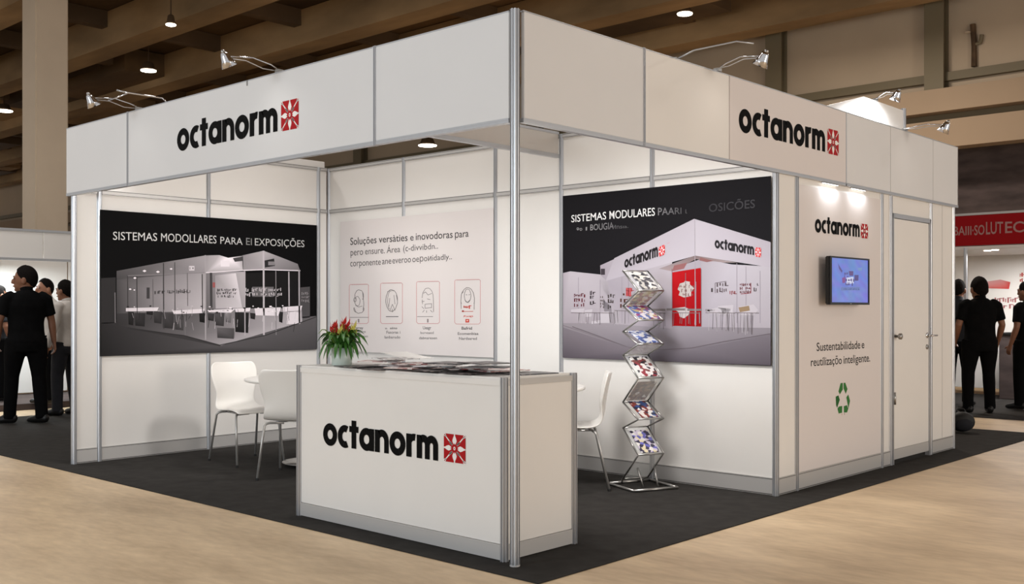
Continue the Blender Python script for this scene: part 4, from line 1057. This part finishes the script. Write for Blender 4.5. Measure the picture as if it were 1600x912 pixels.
# ------------------------------------------------------------------ people
def rot2(x, y, a): return (x*math.cos(a)-y*math.sin(a), x*math.sin(a)+y*math.cos(a))
def remeshed(mb, name, m, parent, vox, smooth_it=4):
    me = mb.mesh(name, m); o = bpy.data.objects.new(name, me); COL.objects.link(o)
    q = o.modifiers.new('r', 'REMESH'); q.mode = 'VOXEL'; q.voxel_size = vox
    q = o.modifiers.new('s', 'SMOOTH'); q.iterations = smooth_it; q.factor = .5
    dg = bpy.context.evaluated_depsgraph_get(); dg.update()
    ne = bpy.data.meshes.new_from_object(o.evaluated_get(dg)); ne.name = name
    bpy.data.objects.remove(o); bpy.data.meshes.remove(me)
    ne.materials.clear(); ne.materials.append(m)
    ne.polygons.foreach_set('use_smooth', [True]*len(ne.polygons))
    return link(name, ne, parent)
def person(label, loc, facing, height, shirt, trousers, skin='skin', head_yaw=0.0, arms=None, feet=None, sleeve='short', build=1.0, vox=.009, hair='short', HS=1.16):
    """local frame: +Y forward, +X the person's right-hand side"""
    f = Vector(facing).normalized(); rz = math.atan2(-f.x, f.y)
    t = thing('person', label, 'person', loc, rz)
    k = height/1.75; V = lambda x, y, z: Vector((x*k, y*k, z*k))
    hip = {s: V(s*.095*build, 0, .92) for s in (-1, 1)}
    sh = {s: V(s*.178*build, -.012, 1.405) for s in (-1, 1)}
    feet = feet or {-1: (-.13, .03, -10), 1: (.13, -.03, 10)}
    arms = arms or {}
    body = MB(); sm = MB(); tm = MB()
    B = build
    # torso
    tor = [((0,-.005,.84),(.15,.105)),((0,-.01,.92),(.172,.118)),((0,0,1.02),(.158,.108)),((0,.005,1.12),(.155,.108)),((0,.005,1.24),(.172,.115)),((0,-.005,1.33),(.180,.115)),((0,-.015,1.40),(.158,.095)),((0,-.02,1.45),(.105,.072)),((0,-.018,1.485),(.062,.060))]
    pts = [V(*p) for p, _ in tor]
    body.tube(pts, [(a*k*B, b*k*B) for _, (a, b) in tor], 16, (1,0,0))
    sm.tube([p if i else V(0,-.005,.80) for i, p in enumerate(pts)], [((a+.016)*k*B, (b+.016)*k*B) for _, (a, b) in tor[:-1]]+[(.080*k, .078*k)], 18, (1,0,0))
    # neck and head
    hy = head_yaw; hc = V(0, .02, 1.622-.09*(HS-1.16))
    body.tube([V(0,-.02,1.43), V(0,-.008,1.50), V(0,.008,1.56)], [.072*k, .064*k, .062*k], 12)
    def H(x, y, z):
        a, b = rot2(x*HS, y*HS, hy); return hc + Vector((a*k, b*k, z*k*HS))
    hm = MB()
    hm.ball((0,0,0), (.076,.096,.108), 16, 12); hm.ball((0,.032,-.058), (.054,.062,.062), 14, 10); hm.ball((0,.075,-.098), (.026,.024,.02), 10, 6)
    hm.ball((0,.104,-.022), (.014,.022,.026), 8, 6); hm.ball((0,.114,-.034), (.017,.014,.012), 8, 6); hm.ball((0,.092,-.066), (.024,.014,.013), 8, 6)
    for s in (-1, 1): hm.ball((s*.081,-.006,-.022), (.012,.022,.034), 8, 6); hm.ball((s*.032,.084,.012), (.022,.014,.010), 8, 6)
    body.add([H(*p) for p in hm.v], hm.f)
    # arms, hands
    for s in (-1, 1):
        el, wrp, curl = arms.get(s, ((s*.265, -.03, 1.13), (s*.275, .06, .88), .5))
        E_, W_ = V(*el), V(*wrp); S_ = sh[s]
        body.tube([S_-Vector((s*.03*k,0,-.01*k)), S_.lerp(E_, .3), S_.lerp(E_, .75), E_, E_.lerp(W_, .3), E_.lerp(W_, .8), W_], [.056*k,.052*k,.045*k,.041*k,.042*k,.031*k,.027*k], 12)
        if sleeve == 'short':
            c = [S_-Vector((s*.07*k,0,-.022*k)), S_-Vector((s*.03*k,0,-.004*k)), S_+Vector((s*.012*k,0,-.02*k)), S_.lerp(E_, .4), S_.lerp(E_, .78)]; sm.tube(c, [.060*k,.068*k,.070*k,.068*k,.066*k], 12)
        else:
            c = [S_-Vector((s*.06*k,0,-.018*k)), S_, S_.lerp(E_, .5), E_, E_.lerp(W_, .5), E_.lerp(W_, .96)]; sm.tube(c, [.070*k,.072*k,.062*k,.056*k,.049*k,.040*k], 12)
        hd = (W_-E_).normalized(); fwd = Vector((0,1,0)); fwd = (fwd-hd*fwd.dot(hd)).normalized(); out = hd.cross(fwd)*s
        pc = W_+hd*.048*k
        body.tube([W_-hd*.01*k, W_+hd*.03*k, W_+hd*.085*k], [(.026*k,.020*k),(.038*k,.019*k),(.041*k,.016*k)], 10, fwd)
        for i, (off, L) in enumerate(((.030,.072),(.010,.080),(-.011,.074),(-.030,.058))):
            a0 = W_+hd*.078*k+fwd*off*k; inn = -out if (out.x*s) > 0 else out
            p1 = a0+(hd*.9+inn*curl*.5).normalized()*L*.45*k; p2 = p1+(hd*.6+inn*curl).normalized()*L*.35*k; p3 = p2+(hd*.25+inn*curl*1.2).normalized()*L*.25*k
            body.tube([a0, p1, p2, p3], [.0098*k,.0095*k,.009*k,.0075*k], 8)
        a0 = W_+hd*.03*k+fwd*.03*k; inn = -out if (out.x*s) > 0 else out
        p1 = a0+(fwd*.8+hd*.6).normalized()*.038*k; p2 = p1+(hd*.9+fwd*.25+inn*.3).normalized()*.034*k
        body.tube([a0, p1, p2], [.013*k,.0115*k,.009*k], 8)
    # legs
    shoes = []
    for s in (-1, 1):
        fx, fy, ang = feet[s]; A = V(fx, fy, .085); K = hip[s].lerp(A, .5)+V(s*.005, .03, .02)
        lg = [hip[s]+V(0,0,.03), hip[s].lerp(K, .35), hip[s].lerp(K, .85), K, K.lerp(A, .3), K.lerp(A, .8), A]
        body.tube(lg, [.088*k*B,.086*k*B,.064*k,.058*k,.058*k,.042*k,.038*k], 12)
        tm.tube(lg[:-1]+[A-V(0,0,.035)], [.105*k*B,.102*k*B,.084*k,.078*k,.076*k,.068*k,.068*k], 14)
        d = R(ang); dx, dy = math.sin(d), math.cos(d)
        def Fp(l, z): return Vector((A.x+dx*l*k, A.y+dy*l*k, z*k))
        body.tube([Fp(-.03,.05), Fp(.05,.045), Fp(.14,.03)], [(.034*k,.03*k),(.038*k,.03*k),(.036*k,.018*k)], 10, (dy,-dx,0))
        shoes.append(MB().tube([Fp(-.082,.045), Fp(-.07,.048), Fp(-.03,.056), Fp(.03,.056), Fp(.09,.042), Fp(.15,.034), Fp(.185,.028), Fp(.195,.025)], [(.018*k,.02*k),(.034*k,.042*k),(.041*k,.055*k),(.042*k,.055*k),(.047*k,.040*k),(.046*k,.033*k),(.03*k,.024*k),(.012*k,.012*k)], 14, (dy,-dx,0)))
    tm.tube([V(0,-.005,.80), V(0,-.008,.88), V(0,-.005,.97)], [(.175*k*B,.125*k*B),(.19*k*B,.135*k*B),(.172*k*B,.122*k*B)], 18, (1,0,0))
    remeshed(body, 'body', M[skin], t, vox)
    remeshed(sm, 'shirt', shirt, t, .012, 5)
    remeshed(tm, 'trousers', trousers, t, .013, 5)
    for sh_ in shoes: part('shoe', sh_, M['shoe'], t, True)
    cl = MB().tube([V(0,-.02,1.455), V(0,-.012,1.49), V(0,-.006,1.508)], [(.080*k,.074*k),(.068*k,.066*k),(.069*k,.067*k)], 16, (1,0,0)); part('collar', cl, shirt, t, True)
    # hair: skull cap with a hairline above the forehead
    hb = MB(); nu, nv = 24, 14; v = []; fcs = []
    for j in range(nv+1):
        for i in range(nu):
            a = 2*math.pi*i/nu; front = max(0, math.sin(a))
            sa = math.sin(a)
            low = (-.12 + .70*sa + .05*math.sin(11*a)) if sa < 0 else (-.16 + .86*min(1, sa*1.15)**1.3)
            if hair == 'long' and front < .3: low = -1.25
            ph = math.pi/2 - (math.pi/2-low)*(j/nv) if low > -1.2 else math.pi/2 - (math.pi/2+1.25)*(j/nv)
            rr_ = 1.022 + .05*max(0, math.sin(ph)) + .03*max(0, math.sin(ph))*max(0, sa) + .008*math.sin(9*a+3*j)
            v.append(H(.079*rr_*math.cos(ph)*math.cos(a), -.004+.098*rr_*math.cos(ph)*math.sin(a), .004+.110*rr_*math.sin(ph)))
    for j in range(nv):
        for i in range(nu): fcs.append((j*nu+i, (j+1)*nu+i, (j+1)*nu+(i+1) % nu, j*nu+(i+1) % nu))
    hb.add(v, fcs); ho = part('hair', hb, M['hair'], t, True); q = ho.modifiers.new('t', 'SOLIDIFY'); q.thickness = .006; q.offset = -1
    for s in (-1, 1):
        e_ = MB().ball((0,0,0), (.011,.006,.006), 8, 6); part('eye', MB().add([H(s*.031+x, .089+y, .0+z) for x, y, z in e_.v], e_.f), M['eye'], t, True)
        e_ = MB().ball((0,0,0), (.018,.006,.004), 8, 6); part('eyebrow', MB().add([H(s*.032+x, .092+y, .022+z) for x, y, z in e_.v], e_.f), M['hair'], t, True)
    e_ = MB().ball((0,0,0), (.022,.008,.006), 8, 6); part('mouth', MB().add([H(x, .104+y, -.066+z) for x, y, z in e_.v], e_.f), M['lip'], t, True)
    return t
LF = -RT
p1 = person('man in black polo and black trousers walking past the white booth', onZ(41, 662, 0)+Vector((0,0,.008)), FW*.80+LF*.62, 1.75, M['shirt_black'], M['trouser_black'], 'skin_dark', R(60),
            {1: ((.27,.02,1.15), (.30,.03,.90), .6), -1: ((-.28,-.02,1.15), (-.27,.10,.92), .6)}, {-1: (-.15,.10,-55), 1: (.15,-.06,-35)}, build=1.10, HS=1.25)
p2 = person('dark-haired man in white shirt beside the stand wall', onZ(104, 649, 0)+Vector((0,0,.008)), LF*.9+FW*.3, 1.62, M['shirt_white'], M['jeans'], 'skin_dark', R(0),
            {1: ((.24,.02,1.13), (.16,.22,1.02), .6)}, sleeve='long')
p3 = person('person in pale shirt and dark trousers raising one hand, behind the man in black', onZ(73, 640, 0)+Vector((0,0,.085)), LF*.5-FW*.6, 1.58, M['shirt_white'], M['trouser_black'], 'skin', 0,
            {1: ((.27,.10,1.17), (.17,.20,1.42), .7)}, sleeve='short')
p4 = person('dark-clothed visitor at the far left edge of the neighbouring booth', onZ(-3, 636, 0)+Vector((0,0,.085)), FW*.6+RT*.4, 1.5, M['jeans'], M['trouser_black'], 'skin_dark', 0, hair='long')
p5 = person('man in black polo seen from behind facing the red-signed booth', onZ(1531, 646, 0)+Vector((0,0,.01)), FW*1.0+RT*.05, 1.66, M['shirt_black'], M['trouser_black'], 'skin_dark', R(6),
            {1: ((.275,-.02,1.14), (.27,.10,.92), .7), -1: ((-.275,-.02,1.14), (-.25,.14,.95), .7)}, {-1: (-.15,.0,-14), 1: (.13,.0,14)}, build=1.12, HS=1.28)
p6 = person('person in black at the right edge, beside the man seen from behind', onZ(1606, 640, 0)+Vector((0,0,.01)), FW*.8+LF*.4, 1.62, M['shirt_black'], M['trouser_black'], 'skin_dark', 0, build=1.1)
p7 = person('person in dark blue half hidden by the end of the storage wall', onZ(1497, 634, 0)+Vector((0,0,.01)), FW*.7+RT*.6, 1.66, M['jeans'], M['trouser_black'], 'skin_dark', 0)

bag = thing('backpack', 'black backpack lying on the floor by the storage wall end', 'bag', onZ(1503, 676, 0)+Vector((0,0,.0065)), R(35))
part('bag_body', MB().ball((0,0,.11), (.13,.09,.105), 16, 10), M['rubber'], bag, True)
part('bag_pocket', MB().ball((0,-.07,.085), (.09,.05,.065), 14, 8), M['jeans'], bag, True)
part('bag_strap', MB().tube([(-.05,.02,.2),(-.03,.05,.24),(.03,.05,.24),(.05,.02,.2)], .008, 6), M['rubber'], bag, True)
